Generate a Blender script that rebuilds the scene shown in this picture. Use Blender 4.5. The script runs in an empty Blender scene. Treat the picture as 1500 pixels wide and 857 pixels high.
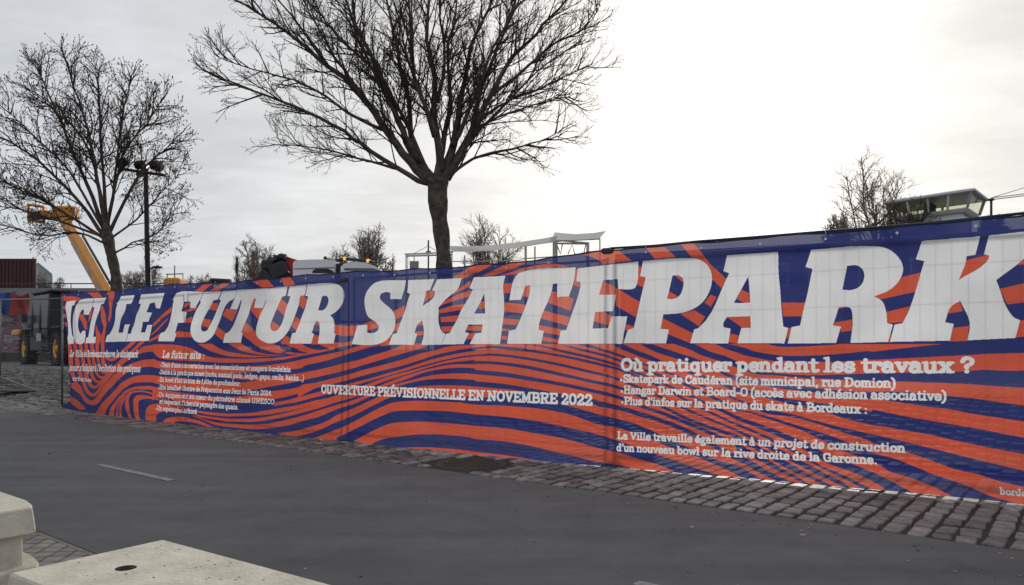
import bpy, bmesh, math, random
import numpy as np
from mathutils import Vector, Matrix, noise

SC = bpy.context.scene
COL = SC.collection
rnd = random.Random(7)

# ------------------------------------------------------------------ camera, world, sun, exposure
F, CX, HY, H = 1083.0, 750.0, 512.0, 1.10
cam_d = bpy.data.cameras.new('camera')
cam_d.sensor_width = 36.0
cam_d.lens = F / 1500 * 36
cam_d.shift_y = (HY - 428.5) / 1500
cam_d.clip_start = 0.05
cam_d.clip_end = 3000
cam = bpy.data.objects.new('camera', cam_d)
cam.location = (0, 0, H)
cam.rotation_euler = (math.pi / 2, 0, 0)
COL.objects.link(cam)
SC.camera = cam

SUN_AZ, SUN_EL = math.radians(17), math.radians(21)      # azimuth from +Y towards +X
sdir = Vector((math.sin(SUN_AZ) * math.cos(SUN_EL), math.cos(SUN_AZ) * math.cos(SUN_EL), math.sin(SUN_EL)))

world = bpy.data.worlds.new('World')
SC.world = world
world.use_nodes = True
nt = world.node_tree
nt.nodes.clear()
L = nt.links.new
def N(t, **kw):
    n = nt.nodes.new(t)
    for k, v in kw.items():
        setattr(n, k, v)
    return n
def wmath(op, a, b=None, c=None, clamp=False):
    n = N('ShaderNodeMath', operation=op, use_clamp=clamp)
    for i, v in enumerate((a, b, c)):
        if v is None:
            continue
        if isinstance(v, (int, float)):
            n.inputs[i].default_value = v
        else:
            L(v, n.inputs[i])
    return n.outputs[0]
out = N('ShaderNodeOutputWorld')
tc = N('ShaderNodeTexCoord')
nrm = N('ShaderNodeVectorMath', operation='NORMALIZE')
L(tc.outputs['Generated'], nrm.inputs[0])
dot = N('ShaderNodeVectorMath', operation='DOT_PRODUCT')
L(nrm.outputs[0], dot.inputs[0])
dot.inputs[1].default_value = sdir
sep = N('ShaderNodeSeparateXYZ')
L(nrm.outputs[0], sep.inputs[0])
zz = wmath('MAXIMUM', sep.outputs[2], 0.0)
den = wmath('ADD', zz, 0.09)
px = wmath('DIVIDE', sep.outputs[0], den)
py = wmath('DIVIDE', sep.outputs[1], den)
cmb = N('ShaderNodeCombineXYZ')
L(px, cmb.inputs[0]); L(py, cmb.inputs[1])
def cloud(scale, detail, rough, sx=1.0, sy=1.0, dist=0.0, off=0.0):
    mp = N('ShaderNodeMapping')
    mp.inputs['Scale'].default_value = (sx, sy, 1)
    mp.inputs['Location'].default_value = (off, off * .7, off * .3)
    L(cmb.outputs[0], mp.inputs[0])
    n = N('ShaderNodeTexNoise')
    n.inputs['Scale'].default_value = scale
    n.inputs['Detail'].default_value = detail
    n.inputs['Roughness'].default_value = rough
    n.inputs['Distortion'].default_value = dist
    L(mp.outputs[0], n.inputs['Vector'])
    return n.outputs['Fac']
c1 = cloud(.55, 5, .55, 1, 1.0, .6, 3.1)
c2 = cloud(1.3, 6, .6, .9, 1.2, .5, 9.7)
# glow of the sun behind thin cloud
ramp = N('ShaderNodeValToRGB')
L(dot.outputs['Value'], ramp.inputs[0])
els = ramp.color_ramp.elements
stops = [(0.0, .33), (.45, .30), (.62, .325), (.75, .34), (.82, .345), (.88, .36), (.92, .37), (.945, .415), (.97, .47), (1.0, .58)]
els[0].position, els[0].color = stops[0][0], (stops[0][1],) * 3 + (1,)
els[1].position, els[1].color = stops[-1][0], (stops[-1][1],) * 3 + (1,)
for p, v in stops[1:-1]:
    e = els.new(p); e.color = (v, v, v, 1)
lum = wmath('MULTIPLY', ramp.outputs[0], 2.0)
# paler towards the horizon
hz = N('ShaderNodeMapRange')
L(sep.outputs[2], hz.inputs[0])
hz.inputs[1].default_value = 0.0; hz.inputs[2].default_value = .45
hz.inputs[3].default_value = .10; hz.inputs[4].default_value = 0.0
lum = wmath('ADD', lum, hz.outputs[0])
k = wmath('MULTIPLY_ADD', c1, .66, .67)
k2 = wmath('MULTIPLY_ADD', c2, .36, .82)
c3 = cloud(4.2, 5, .6, .8, 1.3, .6, 21.3)
k3 = wmath('MULTIPLY_ADD', c3, .28, .86)
k2 = wmath('MULTIPLY', k2, k3)
k = wmath('MULTIPLY', k, k2)
lum = wmath('MULTIPLY', lum, k)
tint = N('ShaderNodeValToRGB')
L(dot.outputs['Value'], tint.inputs[0])
te = tint.color_ramp.elements
te[0].position, te[0].color = .45, (.91, .975, 1.08, 1)
te[1].position, te[1].color = .95, (1.0, .995, .972, 1)
ccol = N('ShaderNodeVectorMath', operation='SCALE')
L(tint.outputs[0], ccol.inputs[0]); L(lum, ccol.inputs['Scale'])
sky = N('ShaderNodeTexSky', sky_type='NISHITA', sun_disc=False)
sky.sun_elevation = SUN_EL
sky.sun_rotation = SUN_AZ
sky.air_density = 1.0; sky.dust_density = 2.0
bg1 = N('ShaderNodeBackground'); bg1.inputs[1].default_value = .08
L(sky.outputs[0], bg1.inputs[0])
bg2 = N('ShaderNodeBackground'); bg2.inputs[1].default_value = 1.0
L(ccol.outputs[0], bg2.inputs[0])
mixs = N('ShaderNodeMixShader'); mixs.inputs[0].default_value = .90
L(bg1.outputs[0], mixs.inputs[1]); L(bg2.outputs[0], mixs.inputs[2])
L(mixs.outputs[0], out.inputs[0])

sun_d = bpy.data.lights.new('sun', 'SUN')
sun_d.energy = 2.3
sun_d.angle = math.radians(11)
sun_d.color = (1.0, .95, .87)
sun = bpy.data.objects.new('sun', sun_d)
sun.rotation_euler = (-sdir).to_track_quat('-Z', 'Y').to_euler()
COL.objects.link(sun)

SC.view_settings.view_transform = 'Standard'
SC.view_settings.look = 'None'
SC.view_settings.exposure = 0
SC.view_settings.gamma = 1
SC.render.resolution_x, SC.render.resolution_y = 1024, 585
SC.render.engine = 'CYCLES'
SC.cycles.transparent_max_bounces = 24

# ------------------------------------------------------------------ helpers
def at(x, y, Y):
    """point of the place that stands Y metres in front of the viewer"""
    return Vector(((x - CX) / F * Y, Y, H - (y - HY) / F * Y))

RT = Vector((.785, -.62, 0)).normalized()     # along the cycle path
RN = Vector((.62, .785, 0)).normalized()      # across it, towards the fence
def tn(t, n, z=0.0):
    p = RT * t + RN * n
    return Vector((p.x, p.y, z))
def to_tn(p):
    return (p[0] * RT.x + p[1] * RT.y, p[0] * RN.x + p[1] * RN.y)
def sstep(a, b, x):
    u = min(1, max(0, (x - a) / (b - a)))
    return u * u * (3 - 2 * u)
def gz(x, y):
    """height of the ground"""
    t, n = to_tn((x, y))
    w = sstep(-8, -17, t) if t < -8 else 0.0
    n0 = 7.2 - 2.1 * w
    return .54 * sstep(n0, n0 + 4.0, n)

MATS = {}
def mat(name, col, rough=.7, metal=0.0, noise_amt=0.0, nscale=8.0, col2=None, bump=0.0, bscale=40.0, spec=.5, emit=None, island=0.0, detail=4.0):
    if name in MATS:
        return MATS[name]
    m = bpy.data.materials.new(name)
    m.use_nodes = True
    t = m.node_tree
    b = t.nodes['Principled BSDF']
    b.inputs['Base Color'].default_value = (*col, 1)
    b.inputs['Roughness'].default_value = rough
    b.inputs['Metallic'].default_value = metal
    b.inputs['Specular IOR Level'].default_value = spec
    tcn = t.nodes.new('ShaderNodeTexCoord')
    src = None
    if noise_amt > 0 or col2:
        n = t.nodes.new('ShaderNodeTexNoise')
        n.inputs['Scale'].default_value = nscale
        n.inputs['Detail'].default_value = detail
        n.inputs['Roughness'].default_value = .65
        t.links.new(tcn.outputs['Object'], n.inputs['Vector'])
        r = t.nodes.new('ShaderNodeValToRGB')
        t.links.new(n.outputs['Fac'], r.inputs[0])
        c2 = col2 if col2 else tuple(c * (1 - noise_amt) for c in col)
        r.color_ramp.elements[0].position = .35
        r.color_ramp.elements[1].position = .65
        r.color_ramp.elements[0].color = (*c2, 1)
        r.color_ramp.elements[1].color = (*col, 1)
        src = r.outputs[0]
    if island > 0:
        g = t.nodes.new('ShaderNodeNewGeometry')
        oi = t.nodes.new('ShaderNodeObjectInfo')
        ad = t.nodes.new('ShaderNodeMath'); ad.operation = 'ADD'
        t.links.new(g.outputs['Random Per Island'], ad.inputs[0])
        t.links.new(oi.outputs['Random'], ad.inputs[1])
        fr = t.nodes.new('ShaderNodeMath'); fr.operation = 'FRACT'
        t.links.new(ad.outputs[0], fr.inputs[0])
        mr = t.nodes.new('ShaderNodeMapRange')
        mr.inputs[3].default_value = 1 - island
        mr.inputs[4].default_value = 1 + island
        t.links.new(fr.outputs[0], mr.inputs[0])
        vs = t.nodes.new('ShaderNodeVectorMath'); vs.operation = 'SCALE'
        if src is None:
            vs.inputs[0].default_value = col
        else:
            t.links.new(src, vs.inputs[0])
        t.links.new(mr.outputs[0], vs.inputs['Scale'])
        src = vs.outputs[0]
    if src is not None:
        t.links.new(src, b.inputs['Base Color'])
    if bump > 0:
        n = t.nodes.new('ShaderNodeTexNoise')
        n.inputs['Scale'].default_value = bscale
        n.inputs['Detail'].default_value = 6
        t.links.new(tcn.outputs['Object'], n.inputs['Vector'])
        bp = t.nodes.new('ShaderNodeBump')
        bp.inputs['Strength'].default_value = bump
        bp.inputs['Distance'].default_value = .02
        t.links.new(n.outputs['Fac'], bp.inputs['Height'])
        t.links.new(bp.outputs[0], b.inputs['Normal'])
    if emit:
        b.inputs['Emission Color'].default_value = (*emit[0], 1)
        b.inputs['Emission Strength'].default_value = emit[1]
    MATS[name] = m
    return m

class MB:
    def __init__(s):
        s.v = []; s.f = []; s.smooth = []
    def face(s, pts):
        b = len(s.v); s.v += [tuple(p) for p in pts]; s.f.append(tuple(range(b, b + len(pts)))); s.smooth.append(False)
    def box(s, c, size, rot=None, taper=1.0):
        """box by centre and full size, optional 3x3 rotation"""
        c = Vector(c); hx, hy, hz = size[0] / 2, size[1] / 2, size[2] / 2
        b = len(s.v)
        for sz in (-1, 1):
            k = 1 if sz < 0 else taper
            for sx, sy in ((-1, -1), (1, -1), (1, 1), (-1, 1)):
                p = Vector((sx * hx * k, sy * hy * k, sz * hz))
                if rot is not None:
                    p = rot @ p
                s.v.append(tuple(c + p))
        for q in ((0, 3, 2, 1), (4, 5, 6, 7), (0, 1, 5, 4), (1, 2, 6, 5), (2, 3, 7, 6), (3, 0, 4, 7)):
            s.f.append(tuple(b + i for i in q)); s.smooth.append(False)
    def bevbox(s, c, size, rot=None, bev=.02):
        c = Vector(c); hx, hy, hz = size[0] / 2, size[1] / 2, size[2] / 2
        bev = min(bev, hx * .9, hy * .9, hz * .9)
        lay = [(-hz, bev), (-hz + bev, 0), (hz - bev, 0), (hz, bev)]
        b = len(s.v)
        for z, i in lay:
            x, y, k = hx - i, hy - i, bev * .7
            for p in ((-x + k, -y), (x - k, -y), (x, -y + k), (x, y - k), (x - k, y), (-x + k, y), (-x, y - k), (-x, -y + k)):
                v = Vector((p[0], p[1], z))
                if rot is not None:
                    v = rot @ v
                s.v.append(tuple(c + v))
        for l in range(3):
            for i in range(8):
                j = (i + 1) % 8
                s.f.append((b + l * 8 + i, b + l * 8 + j, b + l * 8 + 8 + j, b + l * 8 + 8 + i)); s.smooth.append(False)
        s.f.append(tuple(b + i for i in range(7, -1, -1))); s.smooth.append(False)
        s.f.append(tuple(b + 24 + i for i in range(8))); s.smooth.append(False)
    def tube(s, pts, rad, n=8, cap=True, smooth=True):
        pts = [Vector(p) for p in pts]
        if not hasattr(rad, '__len__'):
            rad = [rad] * len(pts)
        b = len(s.v); m = len(pts)
        up = Vector((0, 0, 1))
        prev = None
        for i, p in enumerate(pts):
            d = (pts[min(i + 1, m - 1)] - pts[max(i - 1, 0)])
            if d.length < 1e-9:
                d = Vector((0, 0, 1))
            d.normalize()
            if prev is None:
                a = d.cross(up)
                if a.length < .1:
                    a = d.cross(Vector((1, 0, 0)))
            else:
                a = prev - d * prev.dot(d)
                if a.length < 1e-6:
                    a = d.cross(up)
            a.normalize(); prev = a
            c = d.cross(a)
            for k in range(n):
                an = 2 * math.pi * k / n
                s.v.append(tuple(p + (a * math.cos(an) + c * math.sin(an)) * rad[i]))
        for i in range(m - 1):
            for k in range(n):
                j = (k + 1) % n
                s.f.append((b + i * n + k, b + i * n + j, b + (i + 1) * n + j, b + (i + 1) * n + k)); s.smooth.append(smooth)
        if cap:
            s.f.append(tuple(b + k for k in range(n - 1, -1, -1))); s.smooth.append(False)
            s.f.append(tuple(b + (m - 1) * n + k for k in range(n))); s.smooth.append(False)
    def lathe(s, c, prof, axis=(0, 0, 1), n=24, smooth=True):
        """profile of (radius, offset along axis)"""
        ax = Vector(axis).normalized()
        a = ax.cross(Vector((0, 0, 1)))
        if a.length < .1:
            a = ax.cross(Vector((1, 0, 0)))
        a.normalize(); cc = ax.cross(a); c = Vector(c)
        b = len(s.v); m = len(prof)
        for r, o in prof:
            for k in range(n):
                an = 2 * math.pi * k / n
                s.v.append(tuple(c + ax * o + (a * math.cos(an) + cc * math.sin(an)) * r))
        for i in range(m - 1):
            for k in range(n):
                j = (k + 1) % n
                s.f.append((b + i * n + k, b + i * n + j, b + (i + 1) * n + j, b + (i + 1) * n + k)); s.smooth.append(smooth)
        s.f.append(tuple(b + k for k in range(n - 1, -1, -1))); s.smooth.append(False)
        s.f.append(tuple(b + (m - 1) * n + k for k in range(n))); s.smooth.append(False)
    def prism(s, poly, d):
        """closed polygon of 3D points pushed along vector d"""
        d = Vector(d); n = len(poly); b = len(s.v)
        s.v += [tuple(Vector(p)) for p in poly] + [tuple(Vector(p) + d) for p in poly]
        s.f.append(tuple(range(b, b + n))); s.f.append(tuple(range(b + 2 * n - 1, b + n - 1, -1)))
        s.smooth += [False, False]
        for i in range(n):
            j = (i + 1) % n
            s.f.append((b + j, b + i, b + n + i, b + n + j)); s.smooth.append(False)
    def build(s, name, m, parent=None, origin=None, recalc=True):
        me = bpy.data.meshes.new(name)
        if origin is not None:
            o0 = Vector(origin)
            vv = [tuple(Vector(p) - o0) for p in s.v]
        else:
            vv = s.v
        me.from_pydata(vv, [], s.f)
        me.polygons.foreach_set('use_smooth', s.smooth)
        me.materials.append(m)
        if recalc:
            bm = bmesh.new(); bm.from_mesh(me)
            bmesh.ops.recalc_face_normals(bm, faces=bm.faces)
            bm.to_mesh(me); bm.free()
        me.update()
        o = bpy.data.objects.new(name, me)
        COL.objects.link(o)
        if origin is not None:
            o.location = origin
        if parent is not None:
            o.parent = parent
            if origin is None:
                o.matrix_parent_inverse = Matrix.Translation(-parent_world(parent))
            else:
                o.location = Vector(origin) - parent_world(parent)
        return o
def parent_world(p):
    w = Vector(p.location)
    if p.parent is not None and p.matrix_parent_inverse == Matrix.Identity(4):
        w = w + parent_world(p.parent)
    elif p.parent is not None:
        w = parent_world(p.parent) + w + p.matrix_parent_inverse.translation
    return w
def thing(name, label, cat, loc=(0, 0, 0), group=None):
    o = bpy.data.objects.new(name, None)
    o.empty_display_size = .2
    COL.objects.link(o)
    o.location = loc
    return tag(o, label, cat, group)
def tag(o, label, cat, group=None):
    o['label'] = label; o['category'] = cat
    if group:
        o['group'] = group
    return o
def struct(o, kind='structure'):
    o['kind'] = kind
    return o
# ------------------------------------------------------------------ the printed banner: artwork drawn in fence coordinates
KN = [Vector(p) for p in ((-7.75, 13.06), (-4.86, 11.0), (-2.02, 8.93), (.90, 6.98), (3.92, 5.10), (6.95, 3.22))]
SEG = [0.0]
for a_, b_ in zip(KN, KN[1:]):
    SEG.append(SEG[-1] + (b_ - a_).length)
def fence_hit(x):
    """where the viewing direction of column x meets the fence line: run along the fence, distance"""
    k = (x - CX) / F
    for i in range(len(KN) - 1):
        a, b = KN[i], KN[i + 1]
        d = b - a
        # a.x + u d.x = k (a.y + u d.y)
        u = (k * a.y - a.x) / (d.x - k * d.y)
        if (u <= 1 or i == len(KN) - 2) and (u >= 0 or i == 0):
            return SEG[i] + u * d.length, a.y + u * d.y
    return SEG[-1], KN[-1].y
def sz(x, y):
    s, Y = fence_hit(x)
    return s, H - (y - HY) / F * Y
def fence_pt(s):
    i = 0
    while i < len(KN) - 2 and s > SEG[i + 1]:
        i += 1
    d = (KN[i + 1] - KN[i]); u = (s - SEG[i]) / d.length
    return KN[i] + d * u, d.normalized()

CR = dict(A1=(80, 410, 7.5), A2=(240, 400, 7.5), A3=(400, 390, 7.5), A4=(80, 500, 7.5), A5=(240, 500, 7.5), A6=(400, 490, 7.5),
          A7=(140, 560, 7.5), A8=(340, 560, 7.5), B1=(510, 380, 6.49), B2=(700, 350, 5.288), B3=(900, 340, 4.983), B4=(1150, 310, 4.286),
          B5=(500, 500, 6.8), B6=(500, 580, 6.8), B7=(700, 490, 6.8), B8=(700, 590, 6.8), C1=(880, 490, 6.8), C2=(880, 590, 6.8),
          C3=(1080, 490, 6.8), C4=(1080, 600, 6.8), C5=(1280, 480, 6.8), C6=(1280, 600, 5.909))
def seg(t):
    r = None; o = []
    for w in t.split():
        if w in CR:
            r = CR[w]
        else:
            a, b = w.split(',')
            o.append((r[0] + float(a) / r[2], r[1] + float(b) / r[2]))
    return o
def catmull(p, sub=6):
    if len(p) < 3:
        return [(p[0][0] + (p[1][0] - p[0][0]) * i / sub, p[0][1] + (p[1][1] - p[0][1]) * i / sub) for i in range(sub + 1)]
    q = [p[0]] + list(p) + [p[-1]]
    o = []
    for i in range(1, len(q) - 2):
        for k in range(sub):
            u = k / sub
            o.append(tuple(.5 * (2 * q[i][c] + (q[i + 1][c] - q[i - 1][c]) * u + (2 * q[i - 1][c] - 5 * q[i][c] + 4 * q[i + 1][c] - q[i + 2][c]) * u * u
                                 + (3 * q[i][c] - q[i - 1][c] - 3 * q[i + 1][c] + q[i + 2][c]) * u ** 3) for c in (0, 1)))
    o.append(tuple(p[-1]))
    return o
def round_poly(p, sub=6, lim=52):
    """smooths the gentle turns of a closed outline and keeps its corners"""
    n = len(p); P_ = [Vector(q) for q in p]; corner = []
    for i in range(n):
        a = P_[i] - P_[i - 1]; b = P_[(i + 1) % n] - P_[i]
        ang = math.degrees(abs(a.angle_signed(b))) if a.length and b.length else 180
        corner.append(ang > lim)
    o = []
    for i in range(n):
        j = (i + 1) % n
        p0, p1 = P_[i], P_[j]
        c = p1 - p0
        if corner[i] and corner[j]:
            o.append(tuple(p0)); continue
        def tan(k):
            a = P_[k] - P_[k - 1]; b = P_[(k + 1) % n] - P_[k]
            return (a.normalized() + b.normalized()).normalized() * c.length
        m0 = c if corner[i] else tan(i)
        m1 = c if corner[j] else tan(j)
        for k in range(sub):
            u = k / sub
            q = p0 * (2 * u ** 3 - 3 * u * u + 1) + m0 * (u ** 3 - 2 * u * u + u) + p1 * (3 * u * u - 2 * u ** 3) + m1 * (u ** 3 - u * u)
            o.append(tuple(q))
    return o

PPM = 380.0
SMAX, ZMAX, ZMIN = 15.9, 2.25, -.10
IW, IH = int(SMAX * PPM), int((ZMAX - ZMIN) * PPM)
S0 = -.45
inkO = np.zeros((IH, IW), np.float32)
inkW = np.zeros((IH, IW), np.float32)
def pix(p):
    s, z = sz(*p)
    return (s - S0) * PPM, (z - ZMIN) * PPM
def fill(ink, pts, val=1.0, holes=()):
    loops = [np.array([pix(q) for q in pts])] + [np.array([pix(q) for q in h]) for h in holes]
    y0 = max(0, int(min(l[:, 1].min() for l in loops))); y1 = min(IH - 1, int(max(l[:, 1].max() for l in loops)) + 1)
    A = np.concatenate(loops); B = np.concatenate([np.roll(l, -1, 0) for l in loops])
    for y in range(y0, y1 + 1):
        yc = y + .5
        m = (A[:, 1] <= yc) != (B[:, 1] <= yc)
        if not m.any():
            continue
        a, b = A[m], B[m]
        xs = np.sort(a[:, 0] + (yc - a[:, 1]) / (b[:, 1] - a[:, 1]) * (b[:, 0] - a[:, 0]))
        for k in range(0, len(xs) - 1, 2):
            i0 = max(0, int(xs[k] + .5)); i1 = min(IW, int(xs[k + 1] + .5))
            if i1 > i0:
                ink[y, i0:i1] = val
def band(t, val=1.0):
    top, bot = t.split('/')
    a = catmull(seg(top)); b = catmull(seg(bot))
    fill(inkO, a + b[::-1], val)
def poly(t, val=1.0):
    for q in t.split(';'):
        fill(inkO, seg(q), val)

# orange ground of the middle and right part below the title
fill(inkO, [(700, 504), (1500, 504), (1640, 504), (1640, 660)] + seg('C6 1300,245 900,165 600,115 400,80 235,50 0,0 C3 1340,770 1100,725 900,690 700,665 500,640 300,590 0,530')
     + seg('C2 1360,515 1200,430 1050,345 900,265 750,200 600,150 450,100 300,55 150,20 0,0') + seg('B7 1200,650 900,600 600,565 0,600'))
Z = 0.0
for t in ('B7 0,120 150,112 300,122 500,140 750,185 1000,230 1250,290 1450,345 C1 600,500 1000,710 C2 1360,203/B7 0,150 150,135 320,155 500,170 750,207 1000,257 1250,317 1450,372 C1 600,525 1000,735 C2 1360,226',
          'B7 450,97 650,110 900,163 1100,208 1300,262 C1 196,305 600,460 1000,640 C2 1360,123/B7 450,97 650,122 900,190 1100,235 1300,288 C1 196,325 600,485 1000,665 C2 1360,163',
          'B7 820,97 1000,130 1200,178 1350,222 C1 500,360 900,500 1360,727/B7 820,97 1000,152 1200,202 1350,245 C1 500,385 900,530 1360,758',
          'B7 1000,97 1130,100 1200,125 1400,188 C1 500,310 900,450 1360,635/B7 1000,97 1100,125 1200,150 1400,215 C1 500,325 900,470 1360,655',
          'C1 240,97 350,150 500,205 620,260 800,330 1100,430 1360,530/C1 110,97 200,140 300,180 450,240 620,290 800,352 1100,460 1360,570',
          'C1 530,97 650,140 850,205 960,240 1100,310 1360,425/C1 400,97 550,170 700,220 850,265 1000,300 1100,332 1360,470',
          'C1 690,0 830,60 950,97 1100,170 1250,215 1400,280 C3 200,350 400,385 700,405 1000,400 1300,390 C5 300,448 500,445 850,437 1100,420 1300,430 1600,425/C1 640,97 720,90 900,150 1000,200 1150,250 1280,285 C3 0,330 200,395 400,407 700,437 1000,447 1200,470 C5 220,538 500,545 900,560 1200,582 1600,605',
          'C1 1150,97 1280,97 1400,120 1496,150 C3 150,160 300,190 500,212 700,212 1000,195 1300,165 C5 0,238 300,205 700,160 900,145 1180,120 1600,80/C1 1150,97 1300,160 1430,195 C3 0,185 150,222 380,265 500,262 700,268 1000,272 1300,250 C5 0,320 300,305 700,285 900,275 1180,260 1600,250',
          'C3 310,90 700,85 1100,80/C3 310,95 500,126 1000,100',
          'C3 0,425 200,440 400,470 700,520 1000,555 1300,570 C5 300,640 600,668 800,685 1000,705 1200,735 1600,790/C3 0,470 200,500 400,530 700,570 900,600 1100,640 C5 0,710 300,750 500,780 800,820 1000,860 1600,950',
          'B7 0,195 200,190 500,225 800,280 1100,350 1400,430 C1 500,560 900,745 C2 1360,260/B7 0,217 200,215 500,250 800,308 1100,378 1400,455 C1 500,585 900,770 C2 1360,283',
          'B7 0,265 200,270 500,305 800,370 1100,440 1400,510 C1 500,640 900,830 C2 1360,315/B7 0,292 200,300 500,340 800,405 1100,473 1400,540 C1 500,668 900,865 C2 1360,351',
          'B7 0,352 300,380 600,430 800,468 1100,530 1400,602 C2 500,45 650,92 800,150 1000,230 1200,320 1360,395/B7 0,396 300,425 600,470 800,503 1100,567 1400,640 C2 500,78 650,128 800,190 1000,272 1200,358 1360,424',
          'B7 0,465 300,495 600,545 900,600 1200,655 1400,705 C2 300,55 450,100 600,150/B7 0,522 300,545 600,585 900,640 1200,700 1400,760 C2 300,90 450,140 600,185'):
    band(t, 0.0)

# orange bands on blue
for t in (
    # right: fan of bands below and right of the text
    'C3 0,570 200,610 400,660 650,720 900,775 1100,843 1340,898 C6 120,150 230,175 450,210 700,265 1000,330 1300,385 1600,430/C3 0,640 200,700 400,760 620,808 C4 900,140 1100,190 1300,235 C6 200,262 500,335 700,385 1000,460 1300,530 1600,590',
    'C3 0,650 280,778 C4 500,65 700,110 900,170 1100,240 1300,300 C6 0,290 100,322 300,370 500,440 700,515 900,560 1100,625 1300,670 1600,740/C3 0,730 300,808 C4 500,120 700,185 900,245 1100,320 1250,372 C6 0,375 200,430 400,510 500,555 700,620 850,680 1000,745 1150,790 1600,900',
    'C4 0,10 100,25 250,70 450,135 650,205 850,300 1000,380 1200,460 1400,540 C6 150,540 320,590 500,660 680,750/C4 0,55 200,130 400,200 550,265 750,350 900,440 1100,520 1300,600 C6 100,590 250,670 350,720 420,745',
    'C4 0,100 200,175 400,258 600,350 750,440 900,530 1200,640 1400,740 1490,800/C4 0,130 200,215 400,300 560,380 700,460 850,560 1000,620 1150,690 1360,800',
    'C4 0,160 200,240 420,345 600,440 780,545 950,630 1100,700 1240,775/C4 0,190 200,280 400,370 560,460 740,555 900,640 1050,715 1130,770',
    'C4 0,215 200,320 380,420 600,540 800,640 950,710 1060,765/C4 0,245 150,320 350,430 540,535 700,630 850,700 960,760',
    'C4 0,290 100,345 250,430 430,540 600,630 750,690 860,750/C4 0,325 80,370 230,450 370,530 500,610 650,690 730,745',
    'C4 0,400 220,505 400,600 550,670 670,730/C4 0,440 160,510 300,600 450,670 560,720',
    'B8 1100,10 1200,25 C2 0,38 200,75 400,135 600,195 800,270 1000,370 1200,480 1360,575 C4 120,560 250,640 400,700/B8 850,15 1000,50 C2 0,115 200,165 350,205 500,265 650,335 800,405 1000,490 1200,575 1360,620 C4 100,600 220,670 250,690',
    'B6 0,335 150,255 300,175 450,100 550,65 700,50 900,50 1200,65 B8 0,18 300,30 600,55 800,85 1000,135 1200,210 C2 200,255 400,320 600,395 800,475 1000,545 1150,610 1300,680 1430,750/B6 0,415 150,335 300,260 450,190 550,155 700,145 850,145 1100,155 1300,175 B8 0,115 300,140 600,180 800,220 1000,265 1200,310 C2 200,385 400,455 600,520 800,590 1000,660 1150,705 1250,735',
    'B6 150,450 300,370 450,300 550,270 700,258 850,258 1100,275 1300,290 B8 0,230 300,255 600,305 800,340 1000,385 1200,445 C2 200,500 400,560 600,620 760,685/B6 320,485 450,430 600,405 750,388 900,382 1100,390 1300,410 B8 0,358 300,385 600,440 800,490 1000,535 1200,585 C2 200,620 350,655 500,680',
    'B6 700,512 900,512 1100,525 1300,545 B8 0,488 300,520 600,570/B6 700,520 850,550 1100,580 B8 0,545 300,570 600,600',
    # middle
    'B5 700,470 800,450 950,440 1200,440 1496,462/B5 700,520 1000,540 1496,560',
    'A8 550,560 700,540 900,490 1100,420 B5 0,730 200,640 380,560 500,510 600,485 720,466/A8 720,600 900,560 1100,480 B5 0,800 200,710 400,610 520,555 620,520 740,520',
    'A8 940,615 1050,575 B6 0,335/A8 1200,635 B6 0,415 10,410',
    'A8 0,455 200,465 400,460 500,445 800,370 1000,305 B5 0,630 150,580 280,530 400,490 480,460 600,420 800,365 950,335 1150,320 1300,322 1496,340/A8 0,487 200,510 400,510 600,485 800,430 1000,375 B5 0,672 150,620 300,555 450,495 560,460 700,415 850,385 1000,373 1200,375 1496,395',
    'A8 0,400 250,400 500,365 800,290 1000,235 B5 0,570 180,520 380,455 600,365 800,300 900,275 1100,235 1300,228 1496,235/A8 0,430 250,435 500,405 800,335 1000,280 B5 0,602 180,545 420,465 600,405 800,325 900,298 1100,268 1300,265 1496,285',
    'A8 0,345 250,335 A6 50,820 300,775 500,725 700,680 B5 250,440 500,350 700,295 900,240 1100,190 1300,155 1496,150/A8 0,375 250,368 A6 50,870 300,820 500,775 700,725 B5 320,450 500,385 700,320 900,258 1100,215 1300,190 1496,190',
    'A6 50,735 300,690 500,640 650,600 B5 0,455 100,420 300,372 600,285 800,220 950,175 1100,140 1250,110 1496,82/A6 50,785 300,740 500,690 650,650 B5 0,500 100,455 200,425 400,370 600,310 800,250 950,210 1100,175 1250,145 1496,122',
    'A6 50,640 300,583 500,530 B5 0,355 300,270 600,190 800,125 950,90 1100,50 1250,38 1496,28/A6 50,695 300,645 500,590 B5 0,410 300,325 600,250 800,190 950,140 1100,105 1250,75 1496,48',
    'A6 210,440 400,412 B5 0,230 300,150 500,90 620,40 760,20/A6 300,530 380,500 B5 0,305 300,220 600,130 800,75 900,30',
):
    band(t)
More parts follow.
